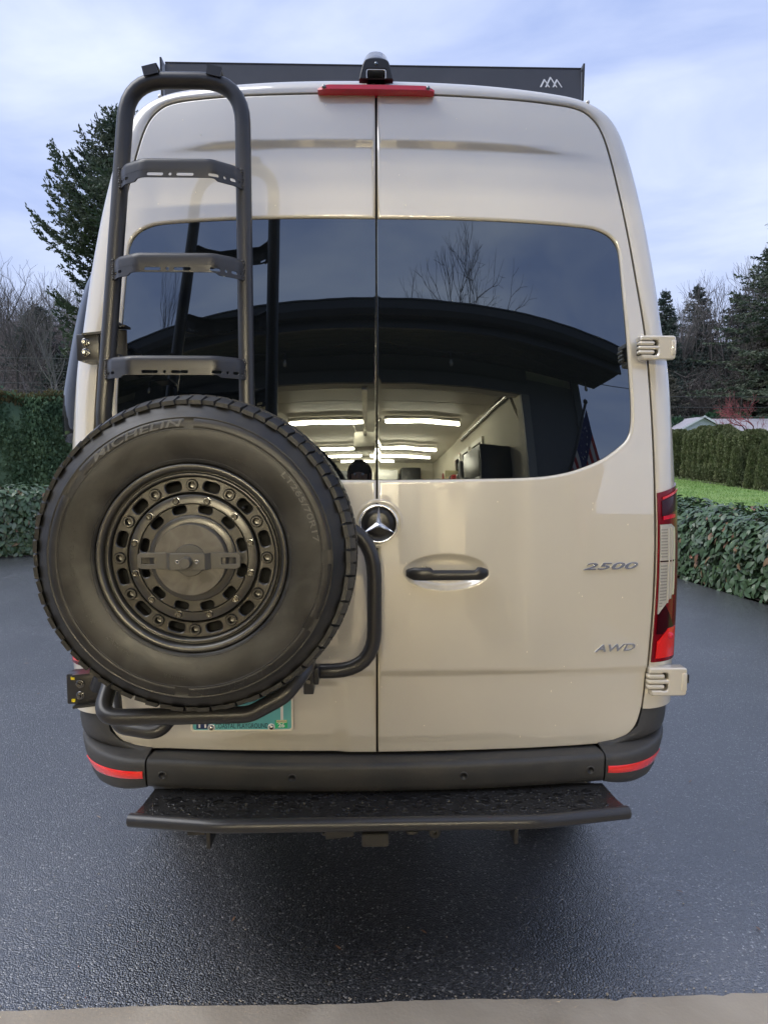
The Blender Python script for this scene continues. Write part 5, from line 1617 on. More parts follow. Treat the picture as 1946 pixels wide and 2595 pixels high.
def mesh_data(name, V, F, m, mats=None, fmat=None):
    o = bulk(name, V, F, m, None, False, mats, fmat)
    me = o.data
    bpy.data.objects.remove(o)
    return me
def place(name, label, cat, parts, loc, rot=0.0, sc=(1, 1, 1), group=None):
    """thing made of shared part meshes in local coordinates"""
    t = bpy.data.objects.new(name, None); COL.objects.link(t)
    t.location = loc; t.rotation_euler = (0, 0, rot); t.scale = sc
    tag(t, label, cat, group)
    for pn, me in parts:
        o = bpy.data.objects.new(pn, me); COL.objects.link(o); o.parent = t
    return t

def conifer_mesh(h, spread, seed, whorl=0.36, per=6, droop=-0.25, sweep=0.5, leaf=0.13, base=0.10, dens=1.0, sparse=0.0, clump=3, keys=None):
    rs = np.random.RandomState(seed)
    wood = []
    n = 16
    for i in range(n):
        a, b = i / n, (i + 1) / n
        wood.append((np.array([0, 0, h * a]), np.array([0, 0, h * b]), 0.016 * h * (1 - a) + 0.02, 0.016 * h * (1 - b) + 0.015))
    C, D = [], []
    z = h * base
    while z < h * 0.985:
        t = (z / h - base) / (1 - base)
        prof = (1 - t) ** 0.8 * (0.55 + 0.45 * min(1, t / 0.15))
        if keys: prof = float(np.interp(z / h, keys[0], keys[1]))
        for k in range(per):
            if rs.rand() < sparse: continue
            az = rs.uniform(0, 2 * np.pi)
            L = spread * prof * rs.uniform(0.62, 1.12) + 0.15
            p = np.array([0, 0, z + rs.uniform(-0.15, 0.15)])
            el = droop + 0.45 * t + rs.normal(0, 0.10)
            m = max(3, int(L / 0.35))
            ca, sa = math.cos(az), math.sin(az)
            for i in range(m):
                e2 = el + sweep * (i / m) ** 1.6
                q = p + np.array([ca * math.cos(e2), sa * math.cos(e2), math.sin(e2)]) * L / m
                wood.append((p, q, 0.022 * (1 - i / m) + 0.006, 0.022 * (1 - (i + 1) / m) + 0.005))
                d = (q - p) / (np.linalg.norm(q - p) + 1e-9)
                side = np.array([-sa, ca, 0])
                tw = (0.20 + 0.55 * (1 - abs(i / m - 0.35))) * min(1, L / 1.2) * 0.62
                for s in (-1, 1):
                    for j in range(2):
                        o = p + d * (L / m) * rs.rand()
                        e = d * rs.uniform(0.4, 0.9) + side * s * rs.uniform(0.5, 1.0) + np.array([0, 0, rs.uniform(-0.55, 0.25)])
                        e /= np.linalg.norm(e)
                        ln = tw * rs.uniform(0.6, 1.2)
                        nn = max(2, int(clump * dens * ln / 0.22))
                        for w in range(nn):
                            C.append(o + e * ln * (w + 0.6) / nn + rs.normal(0, 0.03, 3)); D.append(e + rs.normal(0, 0.35, 3))
                C.append(q); D.append(d + rs.normal(0, 0.15, 3))
                p = q
            # finger twig at the tip
            for w in range(3):
                C.append(q + np.array([0, 0, 0.05 * w]) + rs.normal(0, 0.04, 3)); D.append(d + np.array([0, 0, 0.6]))
        z += whorl * (1 - 0.45 * t) * rs.uniform(0.8, 1.2)
    for w in range(10):
        C.append(np.array([0, 0, h * (0.955 + 0.0055 * w)])); D.append(np.array([rs.normal(0, 0.4), rs.normal(0, 0.4), 1.0]))
    C = np.array(C); D = np.array(D)
    V, F = leaf_quads(C, D, leaf, leaf * 0.22, rs)
    WV, WF = branches_to_mesh(wood, 4)
    return WV, WF, V, F

def leaf_quads(C, D, L, Wd, rs, tilt=None):
    """kite shaped leaves at C pointing along D"""
    n = len(C)
    D = D / (np.linalg.norm(D, axis=1, keepdims=True) + 1e-9)
    S = np.cross(D, rs.normal(0, 1, (n, 3))); S /= np.linalg.norm(S, axis=1, keepdims=True) + 1e-9
    L = L * rs.uniform(0.7, 1.35, (n, 1)); Wd = Wd * rs.uniform(0.7, 1.3, (n, 1))
    V = np.empty((n, 4, 3))
    V[:, 0] = C - D * L * 0.5; V[:, 1] = C + S * Wd + D * L * 0.05; V[:, 2] = C + D * L * 0.55; V[:, 3] = C - S * Wd + D * L * 0.05
    return V.reshape(-1, 3), np.arange(4 * n).reshape(-1, 4)

# ---- large fir behind the van on the left
WV, WF, LV, LF = conifer_mesh(14.0, 3.9, 11, 0.34, 11, -0.02, 0.80, 0.14, 0.07, 1.0, 0.05, 9, ([0, 0.3, 0.5, 0.66, 0.80, 0.92, 1.0], [0.55, 0.62, 0.80, 0.98, 0.60, 0.28, 0.03]))
place('fir_tree', 'big dark fir with upswept ragged boughs rising behind the ladder', 'tree', [('trunk', mesh_data('trunk', WV, WF, 'bark')), ('crown', mesh_data('crown', LV, LF, 'fir'))], (-8.6, 27.5, 0), 0.6)

# ---- far conifers
cm = []
for sd, hh, sp, mm, spr in ((21, 16, 5.0, 'fir_far', 0.05), (22, 20, 7.6, 'fir', 0.12), (23, 12, 6.0, 'fir_brown', 0.0), (24, 9, 4.2, 'fir_far', 0.0)):
    WV, WF, LV, LF = conifer_mesh(hh, sp, sd, 0.48, 8, -0.35 if mm != 'fir_brown' else -0.45, 0.35, 0.21, 0.04, 0.9, spr, 4)
    cm.append((hh, [('trunk', mesh_data('trunk', WV, WF, 'bark')), ('crown', mesh_data('crown', LV, LF, mm))]))
def con(k, X, Y, h, label, rot=0.0, wsc=1.0, group='conifers on the far hillside'):
    s = h / cm[k][0]
    place('conifer', label, 'tree', cm[k][1], (X, Y, hz(X, Y) if Y > 45 else 0), rot, (s * wsc, s * wsc, s), group)
con(0, 26.0, 62, 15.6, 'slim dark conifer close beside the right flank of the van', 0.3, 0.75)
con(0, 33.5, 72, 15.5, 'pointed conifer left of the bare maples on the right', 1.3)
con(1, 34.6, 56, 24.0, 'tallest layered conifer at the right edge', 2.2, 1.15)
con(2, 34.2, 61, 12.6, 'grey brown drooping conifer behind the white gabled house', 0.8, 1.0)
con(2, 24.8, 58, 8.0, 'smaller dull conifer behind the chimney', 2.8, 0.9)
con(3, 35.5, 63, 9.5, 'dark conifer between the brown conifer and the right edge', 1.1, 1.4)
con(3, 37.5, 60, 12.0, 'dark conifer under the tallest one at the right edge', 0.2, 1.5)
con(3, 29.8, 66, 10.5, 'dark conifer in the wood behind the brown one', 0.5, 1.3)
con(3, 35.6, 66, 12.5, 'dark conifer deep in the wood on the right', 1.9, 1.3)
con(3, 26.5, 70, 11.0, 'dark conifer behind the slim one near the van', 0.9, 1.2)
con(1, 40.5, 72, 19.0, 'broad conifer behind the bare maples at the right edge', 1.4, 0.9)
con(3, 38.8, 74, 14.0, 'pointed conifer high on the right slope', 2.4, 1.0)
con(3, 31.5, 78, 12.0, 'distant conifer on the crest of the right slope', 0.1, 1.2)
con(3, -27.5, 62, 9.0, 'dark conifer high on the left slope by the picture edge', 0.4, 1.2, 'conifers on the left slope')
con(3, -19.5, 64, 7.0, 'dark conifer high on the left slope near the van', 1.4, 1.3, 'conifers on the left slope')
con(1, -26.5, 46, 11.5, 'dark conifer cut by the left picture edge', 0.0, 0.9, 'conifers on the left slope')
con(3, -20.6, 50, 8.0, 'small dark conifer among the bare trees on the left', 1.0, 1.2, 'conifers on the left slope')
con(3, -23.4, 58, 6.0, 'low dark conifer deep among the bare trees on the left', 2.0, 1.2, 'conifers on the left slope')

# ---- bare trees
bt = []
for sd, sp, up_, mm in ((31, 0.34, 0.55, 'twig'), (32, 0.30, 0.7, 'twig_pale'), (33, 0.40, 0.45, 'twig'), (34, 0.26, 0.8, 'twig')):
    V, F, V2, F2 = bare_tree_mesh('t', 12.0, sd, sp, mm, 6, 0.15, up_)
    bt.append([('crown', mesh_data('crown', V, F, mm)), ('trunk', mesh_data('trunk', V2, F2, mm))])
rt = random.Random(9)
LB = [(-25.2, 47, 12.6), (-23.8, 44, 12.2), (-22.2, 48, 13.6), (-21.2, 43, 11.8), (-20.2, 46, 13.0), (-19.0, 45, 12.4), (-18.0, 48, 13.4), (-24.5, 53, 13.5), (-21.6, 55, 14.0), (-19.4, 54, 13.0), (-16.5, 46, 12.0), (-27.5, 50, 12.5)]
ordn = ['first', 'second', 'third', 'fourth', 'fifth', 'sixth', 'seventh', 'eighth', 'ninth', 'tenth', 'eleventh', 'twelfth', 'thirteenth', 'fourteenth']
for side_, arr in (('left', LB), ('right', [(29.5, 64, 15.5), (31.2, 66, 16.5), (33.0, 64, 18.0), (34.6, 68, 19.0), (36.2, 66, 19.5), (30.2, 70, 14.5), (32.2, 60, 13.0), (27.6, 66, 12.0), (28.6, 61, 9.5), (35.0, 62, 16.0)])):
    order = sorted(range(len(arr)), key=lambda q: arr[q][0] / arr[q][1])
    for n_, q in enumerate(order):
        X, Y, h = arr[q]
        s = h / 12.0
        place('bare_tree', 'leafless grey tree on the %s slope, %s from the left there' % (side_, ordn[n_]), 'tree', bt[q % 4], (X, Y, hz(X, Y) if Y > 45 else 0), rt.uniform(0, 6.28), (s * 0.9, s * 0.9, s), 'bare trees on the %s slope' % side_)
# bare tree behind the garage roof, mirrored in the right window
place('bare_tree', 'leafless tree above the garage roof mirrored in the right window', 'tree', bt[2], (4.3, -20, 0), 1.0, (1.25, 1.25, 1.26))
place('bare_tree', 'thin leafless tree above the garage roof mirrored between the ladder rungs', 'tree', bt[3], (-14.0, -20, 0), 2.0, (0.9, 0.9, 1.2))
# red twigged tree
V, F, V2, F2 = bare_tree_mesh('t', 5.0, 41, 0.48, 'twig_red', 6, 0.09, 0.35)
place('red_maple', 'small tree with bare pink red twigs in front of the house roof', 'tree', [('crown', mesh_data('crown', V, F, 'twig_red')), ('trunk', mesh_data('trunk', V2, F2, 'bark'))], (25.6, 46, 0), 0.4, (0.72, 0.72, 1.15))

# ---- tangled brush filling the slopes (a far-off wood that reads as one mass)
def brush(name, label, reg, n, hmax, m, seed, zoff=0.0):
    rs = np.random.RandomState(seed)
    segs = []
    x0, x1, y0, y1 = reg
    for k in range(n):
        X, Y = rs.uniform(x0, x1), rs.uniform(y0, y1)
        z = hz(X, Y) if Y > 45 else 0
        h = hmax * rs.uniform(0.35, 1.0)
        p = np.array([X, Y, z]); d = np.array([rs.normal(0, 0.25), rs.normal(0, 0.25), 1.0])
        for i in range(4):
            q = p + d * h / 4
            segs.append((p, q, 0.035 * (1 - i / 4) + 0.008, 0.035 * (1 - (i + 1) / 4) + 0.006))
            for j in range(3):
                e = np.array([rs.normal(0, 0.6), rs.normal(0, 0.6), rs.uniform(0.2, 0.9)])
                segs.append((q, q + e * h * 0.22, 0.014, 0.006))
            d = d + np.array([rs.normal(0, 0.2), rs.normal(0, 0.2), 0]); p = q
    V, F = branches_to_mesh(segs)
    return tag(bulk(name, V, F, m), label, 'brush', kind='stuff')
brush('hillside_brush', 'tangled leafless brush on the left slope behind the tall hedge', (-44, 4, 44, 78), 13000, 5.5, 'brush', 51)
brush('hillside_brush', 'tangled leafless brush on the right slope behind the house', (4, 50, 60, 88), 11000, 7.5, 'brush', 52)
# rounded evergreen shrubs in front of the right wood
def blob_foliage(n, rx, ry, h, leaf, seed, lumps=7, m='shrub_green'):
    rs = np.random.RandomState(seed)
    ce = np.stack([rs.uniform(-0.55, 0.55, lumps) * rx, rs.uniform(-0.55, 0.55, lumps) * ry, rs.uniform(0.3, 0.72, lumps) * h], 1)
    rad = rs.uniform(0.28, 0.48, lumps)
    k = rs.randint(0, lumps, n)
    d = rs.normal(0, 1, (n, 3)); d /= np.linalg.norm(d, axis=1, keepdims=True)
    sc = np.array([rx, ry, h * 0.62])
    rr = rad[k][:, None] * rs.uniform(0.75, 1.05, (n, 1))
    C = ce[k] + d * rr * sc * 1.3
    ok = C[:, 2] > 0.02
    C = C[ok]; D = d[ok] + np.array([0, 0, 0.5]) + rs.normal(0, 0.4, (ok.sum(), 3))
    return leaf_quads(C, D, leaf, leaf * 0.4, rs)
V, F = blob_foliage(9000, 2.2, 1.8, 4.4, 0.26, 61)
me_shrub = mesh_data('crown', V, F, 'shrub_green')
sv_, sf_ = sweep([(0, 0, 0), (0, 0, 2.0)], 0.12, 6)
me_stem = mesh_data('trunk', np.array([p[:] for p in sv_]), np.array([q for q in sf_ if len(q) == 4]), 'bark')
for q, (X, Y, s, lb) in enumerate(((24.4, 54, 1.0, 'left'), (26.6, 55.5, 1.12, 'middle'), (28.6, 54.5, 1.1, 'right'), (22.6, 55, 0.95, 'leftmost'), (31.2, 55, 1.0, 'rightmost'))):
    place('evergreen_shrub', 'rounded green shrub behind the white house, ' + lb + ' of the row', 'shrub', [('crown', me_shrub), ('trunk', me_stem)], (X, Y, 0), q * 1.7, (s, s, s), 'shrubs behind the white house')

# ---- arborvitae columns across the lawn
def column_foliage(n, r, h, leaf, seed, cone=0.0):
    rs = np.random.RandomState(seed)
    t = rs.rand(n) ** 0.9
    prof = r * (1 - cone * t) * np.clip((1.02 - t) / 0.12, 0, 1) ** 0.42 * (0.86 + 0.14 * np.clip(t / 0.1, 0, 1))
    az = rs.uniform(0, 2 * np.pi, n)
    prof = prof * (1 + 0.10 * np.sin(az * 5 + t * 17) + rs.normal(0, 0.05, n))
    C = np.stack([np.cos(az) * prof, np.sin(az) * prof, 0.03 + t * h], 1)
    D = np.stack([np.cos(az) * 0.55, np.sin(az) * 0.55, np.full(n, 1.0)], 1) + rs.normal(0, 0.35, (n, 3))
    return leaf_quads(C, D, leaf, leaf * 0.42, rs)
def core_mesh(r, h, cone):
    v, f = [], []
    for i in range(9):
        t = i / 8
        rr = r * 0.86 * (1 - cone * t) * max(0.02, min(1, (1.0 - t) / 0.2)) ** 0.5
        for k in range(10): v.append((rr * math.cos(k * 0.6283), rr * math.sin(k * 0.6283), 0.0 + t * h * 0.97))
    for i in range(8):
        for k in range(10): f.append((i * 10 + k, i * 10 + (k + 1) % 10, (i + 1) * 10 + (k + 1) % 10, (i + 1) * 10 + k))
    return np.array(v), np.array(f)
colm = []
for sd, cone in ((71, 0.12), (72, 0.2), (73, 0.62)):
    V, F = column_foliage(7000, 0.60, 3.0, 0.13, sd, cone)
    cv, cf = core_mesh(0.60, 3.0, cone)
    colm.append([('crown', mesh_data('crown', V, F, 'arb_olive')), ('inner_growth', mesh_data('inner_growth', cv, cf, 'arb_olive'))])
A, B_ = np.array([21.2, 47.6]), np.array([18.5, 33.4])
nA = 13
for k in range(nA):
    t = k / (nA - 1)
    if k == 2: continue                                   # the gap where a path goes through
    p = A + (B_ - A) * t
    if k < 2: p = p + np.array([-0.15, 0.2])
    s = rt.uniform(0.94, 1.06)
    hh = (3.05 if k < 9 else 2.7) / 3.0 * rt.uniform(0.96, 1.04)
    nm = 'olive green arborvitae column across the lawn, %s from the far left end of the row' % ordn[k if k < 2 else k - 1]
    place('arborvitae', nm, 'tree', colm[k % 2], (p[0], p[1], 0), rt.uniform(0, 6), (s * 1.08, s * 1.08, hh), 'arborvitae row across the lawn')
for k, (X, Y, s, lb) in enumerate(((17.55, 33.2, 0.62, 'left'), (17.35, 31.4, 0.60, 'middle'), (17.25, 30.2, 0.72, 'right'))):
    place('young_arborvitae', 'small pointed arborvitae standing before the row, %s of three' % lb, 'tree', colm[2], (X, Y, 0), k * 1.1, (s, s, s * 1.0), 'young pointed arborvitae')
for k in range(3):      # more of the row behind the van's flank
    p = A + (A - B_) * (0.075 * (k + 1)) + np.array([-0.5 * k, 0])
    place('arborvitae', 'arborvitae column at the far end of the row, %s behind the van corner' % ordn[k], 'tree', colm[k % 2], (p[0], p[1], 0), k, (1.1, 1.1, 1.0), 'arborvitae row across the lawn')
# bark mulch bed under the row
sheet('mulch_bed', [(16.6, 29.0), (18.9, 29.0), (21.9, 48.4), (23.0, 55), (20.0, 55), (20.0, 47.6)], 0.012, 'soil')

# ---- tall clipped hedge at the left
def hedge(name, label, p0, p1, width, h, leafmat, tipmat, n, leaf, seed, cat='hedge'):
    rs = np.random.RandomState(seed)
    p0, p1 = np.array(p0), np.array(p1)
    L = np.linalg.norm(p1 - p0); d = (p1 - p0) / L; nrm = np.array([d[1], -d[0]])
    t = thing(name, label, cat, ((p0[0] + p1[0]) / 2, (p0[1] + p1[1]) / 2, 0))
    u = rs.rand(n) * L
    w = rs.rand(n)
    front = w < 0.62; topm = ~front
    zz = rs.rand(n) * h; off = np.full(n, width / 2)
    bulge = 0.10 * np.sin(u * 4.2 + 1.3) + 0.06 * np.sin(u * 9.7 + zz * 2.2) + rs.normal(0, 0.05, n) - 0.10 * (zz / h) ** 3
    off = np.where(front, width / 2 + bulge, rs.uniform(-0.5, 0.5, n) * width)
    zz = np.where(front, zz, h + 0.04 * np.sin(u * 5) + rs.normal(0, 0.05, n))
    sgn = np.where(front & (rs.rand(n) < 0.12), -1, 1)
    off = off * sgn
    C = np.stack([p0[0] + d[0] * u + nrm[0] * off, p0[1] + d[1] * u + nrm[1] * off, zz], 1)
    D = np.stack([nrm[0] * sgn * 0.8, nrm[1] * sgn * 0.8, np.full(n, 0.9)], 1) + rs.normal(0, 0.45, (n, 3))
    V, F = leaf_quads(C, D, leaf, leaf * 0.40, rs)
    fm = np.where(topm & (rs.rand(n) < 0.75), 1, 0)
    tag(bulk('sprays', V, F, None, t, False, [leafmat, tipmat], fm), kind='stuff')
    cb_ = MB()
    ang = math.atan2(d[1], d[0])
    cb_.box(((p0[0] + p1[0]) / 2, (p0[1] + p1[1]) / 2, h / 2 - 0.02), (L, width - 0.18, h - 0.09), Matrix.Rotation(ang, 3, 'Z')).build('inner_growth', leafmat, t, False)
    return t
hedge('clipped_hedge', 'tall dense clipped arborvitae hedge at the left with tan top', (-14.0, 13.6), (-2.4, 16.2), 1.2, 2.74, 'arb', 'arb_tip', 150000, 0.078, 81)

# ---- laurel hedges of big glossy leaves
def leaf_shape(L, Wd, curl):
    """pointed leaf folded along its midrib, eight faces"""
    st = [(0.0, 0.0), (0.22, 0.62), (0.5, 1.0), (0.78, 0.66), (1.0, 0.0)]
    v = []; f = []
    for t, w in st:
        z = -curl * L * t * t
        v += [(-w * Wd, t * L, z + 0.10 * Wd * w), (0, t * L, z), (w * Wd, t * L, z + 0.10 * Wd * w)]
    for i in range(4):
        a = i * 3
        f += [(a, a + 1, a + 4, a + 3), (a + 1, a + 2, a + 5, a + 4)]
    return np.array(v), np.array(f)
def laurel(name, label, path, width, h, n, seed, nfront, viewer):
    rs = np.random.RandomState(seed)
    P = np.array(path, float)
    s = np.r_[0, np.cumsum(np.linalg.norm(np.diff(P, axis=0), axis=1))]
    L = s[-1]
    t = thing(name, label, 'hedge', (P[:, 0].mean(), P[:, 1].mean(), 0))
    lv, lf = leaf_shape(0.125, 0.029, 0.30)
    u = rs.rand(n) * L
    px, py = np.interp(u, s, P[:, 0]), np.interp(u, s, P[:, 1])
    dx, dy = np.interp(u + 0.05, s, P[:, 0]) - np.interp(u - 0.05, s, P[:, 0]), np.interp(u + 0.05, s, P[:, 1]) - np.interp(u - 0.05, s, P[:, 1])
    dl = np.hypot(dx, dy) + 1e-9; nx, ny = dy / dl, -dx / dl
    a = rs.uniform(-0.12, 1.12, n) * math.pi
    rr = rs.uniform(0.80, 1.04, n) + 0.07 * np.sin(u * 3.1) * np.sin(u * 7.7 + a * 2) 
    ox = np.sign(np.cos(a)) * np.abs(np.cos(a)) ** 0.55 * width / 2 * rr
    oz = np.clip(np.abs(np.sin(a)) ** 0.6 * h * rr, 0.03, None)
    low = np.sin(a) < 0
    oz = np.where(low, rs.uniform(0.03, 0.25, n) * h, oz)
    C = np.stack([px + nx * ox, py + ny * ox, oz], 1)
    N = np.stack([nx * np.cos(a), ny * np.cos(a), np.maximum(np.sin(a), 0.05) + 0.25], 1) + rs.normal(0, 0.30, (n, 3))
    N /= np.linalg.norm(N, axis=1, keepdims=True)
    dirv = np.stack([nx * np.cos(a) * 0.9, ny * np.cos(a) * 0.9, np.full(n, -0.15)], 1) + rs.normal(0, 0.55, (n, 3))
    dirv -= N * np.sum(N * dirv, 1, keepdims=True); dirv /= np.linalg.norm(dirv, axis=1, keepdims=True) + 1e-9
    S = np.cross(dirv, N)
    sc = rs.uniform(0.45, 1.2, n)
    M = np.stack([S, dirv, N], 2) * sc[:, None, None]
    # the leaves nearest the viewer become separate parts
    dist = np.hypot(C[:, 0] - viewer[0], C[:, 1] - viewer[1]) - 4.0 * (rr - 0.9)
    facing = (np.sign(ox) == 1 if viewer[2] > 0 else np.sign(ox) == -1)
    sel = np.argsort(np.where((~low) & (rr > 0.92), dist, 99))[:nfront]
    mk_ = np.zeros(n, bool); mk_[sel] = True
    rest = np.where(~mk_)[0]
    V = np.einsum('nij,kj->nki', M[rest], lv) + C[rest][:, None]
    F = (lf[None] + (np.arange(len(rest)) * len(lv))[:, None, None]).reshape(-1, 4)
    tone = rs.rand(len(rest))
    fm = np.repeat(np.where(tone < 0.80, 0, np.where(tone < 0.965, 1, 2)), len(lf))
    tag(bulk('leaves', V.reshape(-1, 3), F, None, t, True, ['laurel', 'laurel_pale', 'laurel_old'], fm), kind='stuff')
    lms = []
    for mm in ('laurel', 'laurel_pale', 'laurel_old'):
        me = mesh_data('leaf', lv, lf, mm); me.shade_smooth(); lms.append(me)
    for i in sel:
        o = bpy.data.objects.new('leaf', lms[0 if rs.rand() < 0.7 else (1 if rs.rand() < 0.9 else 2)])
        COL.objects.link(o)
        o.parent = t
        m4 = np.eye(4); m4[:3, :3] = M[i]; m4[:3, 3] = C[i]
        o.matrix_parent_inverse = t.matrix_basis.inverted()
        o.matrix_basis = Matrix(m4.tolist())
    segs = []
    for k in range(int(L * 26)):
        q = rs.rand() * L
        bx, by = np.interp(q, s, P[:, 0]), np.interp(q, s, P[:, 1])
        p = np.array([bx + rs.normal(0, width * 0.12), by + rs.normal(0, width * 0.12), 0.0])
        e = p + np.array([rs.normal(0, width * 0.22), rs.normal(0, width * 0.22), h * rs.uniform(0.6, 0.9)])
        m_ = (p + e) / 2 + rs.normal(0, 0.05, 3)
        segs += [(p, m_, 0.012, 0.009), (m_, e, 0.009, 0.004)]
    V, F = branches_to_mesh(segs, 4)
    tag(bulk('stems', V, F, 'stem', t), kind='stuff')
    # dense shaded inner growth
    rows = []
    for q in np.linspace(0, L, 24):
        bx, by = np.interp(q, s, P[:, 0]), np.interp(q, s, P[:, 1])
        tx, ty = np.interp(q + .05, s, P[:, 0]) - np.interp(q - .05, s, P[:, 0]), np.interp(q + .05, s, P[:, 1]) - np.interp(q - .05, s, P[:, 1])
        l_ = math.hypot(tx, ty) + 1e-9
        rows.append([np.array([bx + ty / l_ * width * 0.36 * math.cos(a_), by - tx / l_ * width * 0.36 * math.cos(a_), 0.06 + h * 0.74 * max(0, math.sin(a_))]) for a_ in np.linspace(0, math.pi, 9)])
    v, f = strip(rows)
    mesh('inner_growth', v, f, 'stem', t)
    return t
laurel('laurel_hedge', 'low laurel hedge with glossy leaves along the right of the driveway', [(5.05, 4.2), (5.0, 6.0), (4.93, 7.5), (4.72, 9.2), (4.5, 12.0), (4.2, 16.0)], 1.20, 0.93, 34000, 91, 260, (0, 0, 1))
laurel('laurel_hedge', 'low laurel hedge with some red leaves before the tall clipped hedge', [(-10.5, 9.9), (-7.5, 10.9), (-5.5, 11.9), (-4.4, 12.9)], 1.1, 1.10, 20000, 92, 220, (0, 0, 1))
# leaf litter and soil strip at the hedge feet
sheet('hedge_bed', [(4.36, 4.0), (5.7, 4.0), (5.6, 8.0), (5.3, 12), (4.9, 16.5), (3.9, 16.5), (3.95, 12.0), (4.12, 9.2), (4.34, 7.5)], 0.012, 'soil')
sheet('hedge_bed', [(-11, 9.3), (-7.5, 10.2), (-5.3, 11.35), (-4.0, 12.5), (-3.5, 17.2), (-16, 14.5)], 0.010, 'soil')

# ================================================================== HOUSE, POLES, WIRES
ho_ = thing('white_house', 'white house with grey roof and brick chimney beyond the arborvitae row', 'house', (26.5, 52, 0))
gx, gy = 23.55, 49.6
def hp(x, y, z): return Vector((x, y, z))
# gable end faces the viewer: width along X, ridge runs away to the right
gw_, gl_, ze, zr = 3.3, 9.5, 3.20, 4.05
ax = Vector((1.0, -0.10, 0)).normalized(); ay = Vector((0.10, 1.0, 0)).normalized()
O = Vector((22.2, 50.0, 0))
def hq(u, w, z): q = O + ax * u + ay * w; return Vector((q.x, q.y, z))
MB().add([hq(0, 0, 0), hq(gw_, 0, 0), hq(gw_, 0, ze), hq(gw_ / 2, 0, zr), hq(0, 0, ze), hq(0, 6, 0), hq(gw_, 6, 0), hq(gw_, 6, ze), hq(gw_ / 2, 6, zr), hq(0, 6, ze)],
         [(0, 1, 2, 3, 4), (5, 9, 8, 7, 6), (0, 4, 9, 5), (1, 6, 7, 2)]).build('wall', 'house_white', ho_, False)
for k in range(8):
    z = 1.3 + 0.22 * k
    MB().add([hq(-0.01, -0.03, z), hq(gw_ + 0.01, -0.03, z), hq(gw_ + 0.01, -0.005, z + 0.20), hq(-0.01, -0.005, z + 0.20)], [(0, 1, 2, 3)]).build('siding_board', 'house_white', ho_, False)
MB().add([hq(gw_, 0.8, 0), hq(gw_ + 7.5, 0.8, 0), hq(gw_ + 7.5, 0.8, 2.9), hq(gw_, 0.8, 2.9), hq(gw_, 7, 0), hq(gw_ + 7.5, 7, 0), hq(gw_ + 7.5, 7, 2.9), hq(gw_, 7, 2.9)], [(0, 1, 2, 3), (5, 4, 7, 6), (1, 5, 6, 2), (3, 2, 6, 7)]).build('wall', 'house_white', ho_, False)
rf = MB()
rf.add([hq(-0.25, -0.3, ze - 0.12), hq(gw_ / 2, -0.3, zr + 0.10), hq(gw_ / 2, 6.5, zr + 0.10), hq(-0.25, 6.5, ze - 0.12), hq(gw_ + 0.25, -0.3, ze - 0.12), hq(gw_ + 0.25, 6.5, ze - 0.12)], [(0, 1, 2, 3), (1, 4, 5, 2)])
rf.add([hq(gw_ / 2, 0.4, 2.95), hq(gw_ + 7.8, 0.4, 2.95), hq(gw_ + 7.8, 3.8, 4.15), hq(gw_ / 2, 3.8, 4.15), hq(gw_ + 7.8, 7.2, 2.95), hq(gw_ / 2, 7.2, 2.95)], [(0, 1, 2, 3), (3, 2, 4, 5)])
ro_ = rf.build('roof', 'roof_grey', ho_, False)
for u0, u1 in ((-0.25, gw_ / 2), (gw_ + 0.25, gw_ / 2)):
    MB().add([hq(u0, -0.34, ze - 0.20), hq(u0, -0.34, ze - 0.05), hq(u1, -0.34, zr + 0.16), hq(u1, -0.34, zr + 0.01)], [(0, 1, 2, 3)]).build('barge_board', 'white_paint', ho_, False)
c = hq(-0.55, 3.0, 0)
ch = MB().box((c.x, c.y, 2.15), (0.85, 0.7, 4.3)).build('chimney', 'chimney_brick', ho_, False)
MB().box((c.x, c.y, 4.36), (0.98, 0.82, 0.12)).box((c.x, c.y, 4.5), (0.36, 0.36, 0.2)).build('chimney_cap', 'concrete', ch, False)
MB().box(hq(gw_ / 2 + 0.35, -0.045, 3.2), (0.35, 0.04, 0.32)).build('gable_vent', 'siding', ho_, False)
wp = thing('white_pillar', 'white painted pillar between the arborvitae and the right edge', 'pillar', (18.6, 32.4, 0))
MB().box((18.75, 33.2, 0.95), (0.42, 0.42, 1.9), None, 0.01).build('shaft', 'house_white', wp, False)
MB().box((18.75, 33.2, 1.95), (0.66, 0.66, 0.12), None, 0.01).build('cap', 'white_paint', wp, False)

def utility_pole(X, Y, h, label):
    t = thing('utility_pole', label, 'pole', (X, Y, 0), 'utility poles')
    MB().tube([(X, Y, 0), (X, Y, h)], 0.13, 10).build('post', 'wood_pole', t)
    MB().box((X, Y, h - 0.5), (0.12, 1.8, 0.12)).build('cross_arm', 'wood_pole', t, False)
utility_pole(-34, 37, 7.4, 'wooden pole carrying the wires off to the left')
utility_pole(2.0, 39.5, 7.4, 'wooden pole behind the van where the wires meet')
utility_pole(36, 43.0, 7.4, 'wooden pole carrying the wires off to the right')
def wire(a, b_, sag, label, grp):
    pts = []
    for k in range(25):
        t = k / 24
        p = Vector(a).lerp(Vector(b_), t)
        p.z -= sag * 4 * t * (1 - t)
        pts.append(p)
    tag(MB().tube(pts, 0.016, 5).build('power_line', 'wire'), label, 'wire', grp)
for k, z in enumerate((6.75, 6.1, 5.5, 5.15, 4.75)):
    wire((-34, 37 + 0.2 * k, z), (2, 39.5 + 0.2 * k, z), 0.22, 'thin dark wire above the left hedge, %s from the top' % ordn[k], 'wires above the left hedge')
for k, z in enumerate((5.35, 4.75, 4.2)):
    wire((2, 39.5 + 0.2 * k, z), (36, 43 + 0.2 * k, z), 0.5, 'thin wire before the right wood, %s from the top' % ordn[k], 'wires before the right wood')

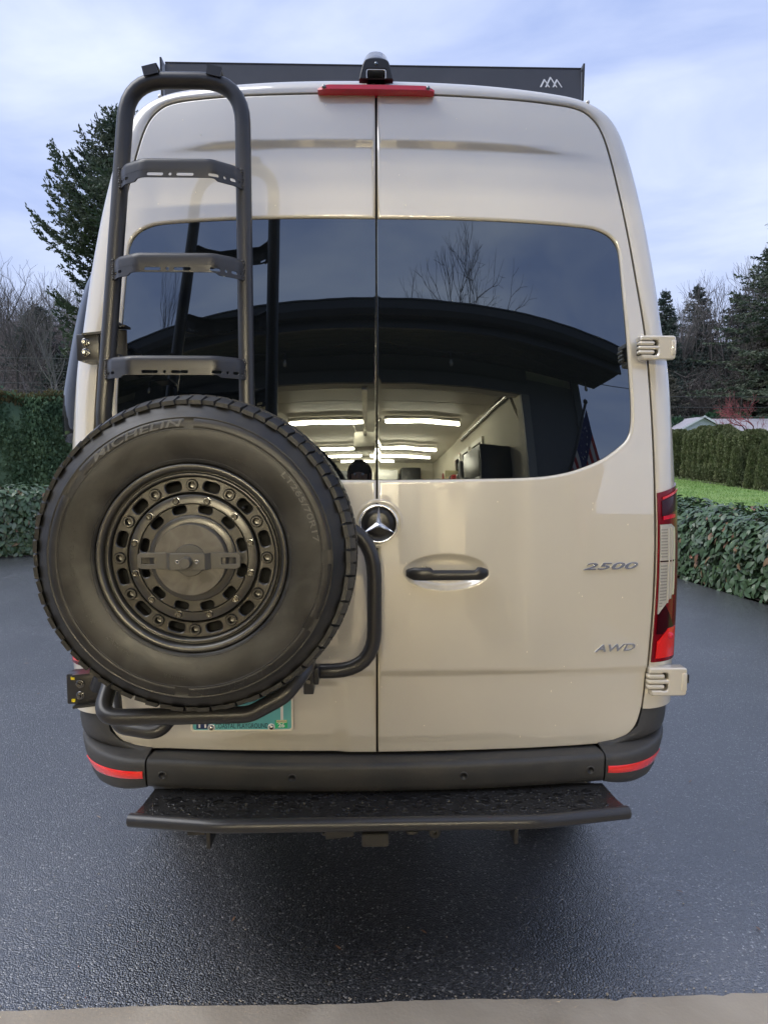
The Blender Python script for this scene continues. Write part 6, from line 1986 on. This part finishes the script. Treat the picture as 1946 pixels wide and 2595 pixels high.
# ================================================================== LITTER ON THE DRIVEWAY
rl = random.Random(12)
lv, lf = leaf_shape(0.028, 0.004, 0.2)
lm_ = mesh_data('fir_needle_scrap', lv, lf, 'laurel_old')
spots = [(-0.50, 1.86 + 0.55, 'under the step at the left'), (-0.14, 2.25, 'left of the middle under the van'), (0.15, 2.32, 'right of the middle under the van'), (1.15, 2.5, 'beside the right rear corner of the van'), (1.32, 2.28, 'near the right end of the slab'), (1.6, 3.4, 'right of the tow hitch out on the asphalt')]
for (X, Y, lb) in spots:
    o = bpy.data.objects.new('fallen_leaf', lm_); COL.objects.link(o)
    o.location = (X, Y, 0.006); o.rotation_euler = (0.1, 0.05, rl.uniform(0, 6))
    tag(o, 'tiny tan leaf scrap on the asphalt ' + lb, 'leaf', 'leaf scraps on the driveway')

# grit along the slab joint and scattered small stones
rg_ = np.random.RandomState(44)
gm = MB()
for k in range(420):
    if k < 260: x, y = rg_.uniform(-1.6, 1.7), 2.006 + abs(rg_.normal(0, 0.012))
    else: x, y = rg_.uniform(-2.2, 2.4), rg_.uniform(2.02, 4.5)
    r_ = rg_.uniform(0.0015, 0.0048)
    a_ = rg_.uniform(0, 3)
    c_, s_2 = math.cos(a_), math.sin(a_)
    oc = [(r_, 0, 0), (0, r_ * 0.8, 0), (-r_, 0, 0), (0, -r_ * 0.8, 0), (0, 0, r_ * 0.7), (0, 0, -r_ * 0.5)]
    gm.add([(x + q[0] * c_ - q[1] * s_2, y + q[0] * s_2 + q[1] * c_, 0.003 + q[2]) for q in oc], [(0, 1, 4), (1, 2, 4), (2, 3, 4), (3, 0, 4)])
tag(gm.build('grit', 'concrete', None, False), 'fine grit lying along the slab joint and on the asphalt', 'grit', kind='stuff')
nd = MB()
for k in range(150):
    x, y = rg_.uniform(-3.5, 3.6), rg_.uniform(2.05, 9.0)
    a_ = rg_.uniform(0, 6.28); L_ = rg_.uniform(0.008, 0.022)
    dx, dy = math.cos(a_) * L_, math.sin(a_) * L_
    nd.add([(x - dx, y - dy, 0.006), (x + dy * 0.08, y - dx * 0.08, 0.009), (x + dx, y + dy, 0.006), (x - dy * 0.08, y + dx * 0.08, 0.007)], [(0, 1, 2, 3)])
tag(nd.build('needle_litter', 'laurel_old', None, False), 'scattered tan needles on the driveway', 'needles', kind='stuff')
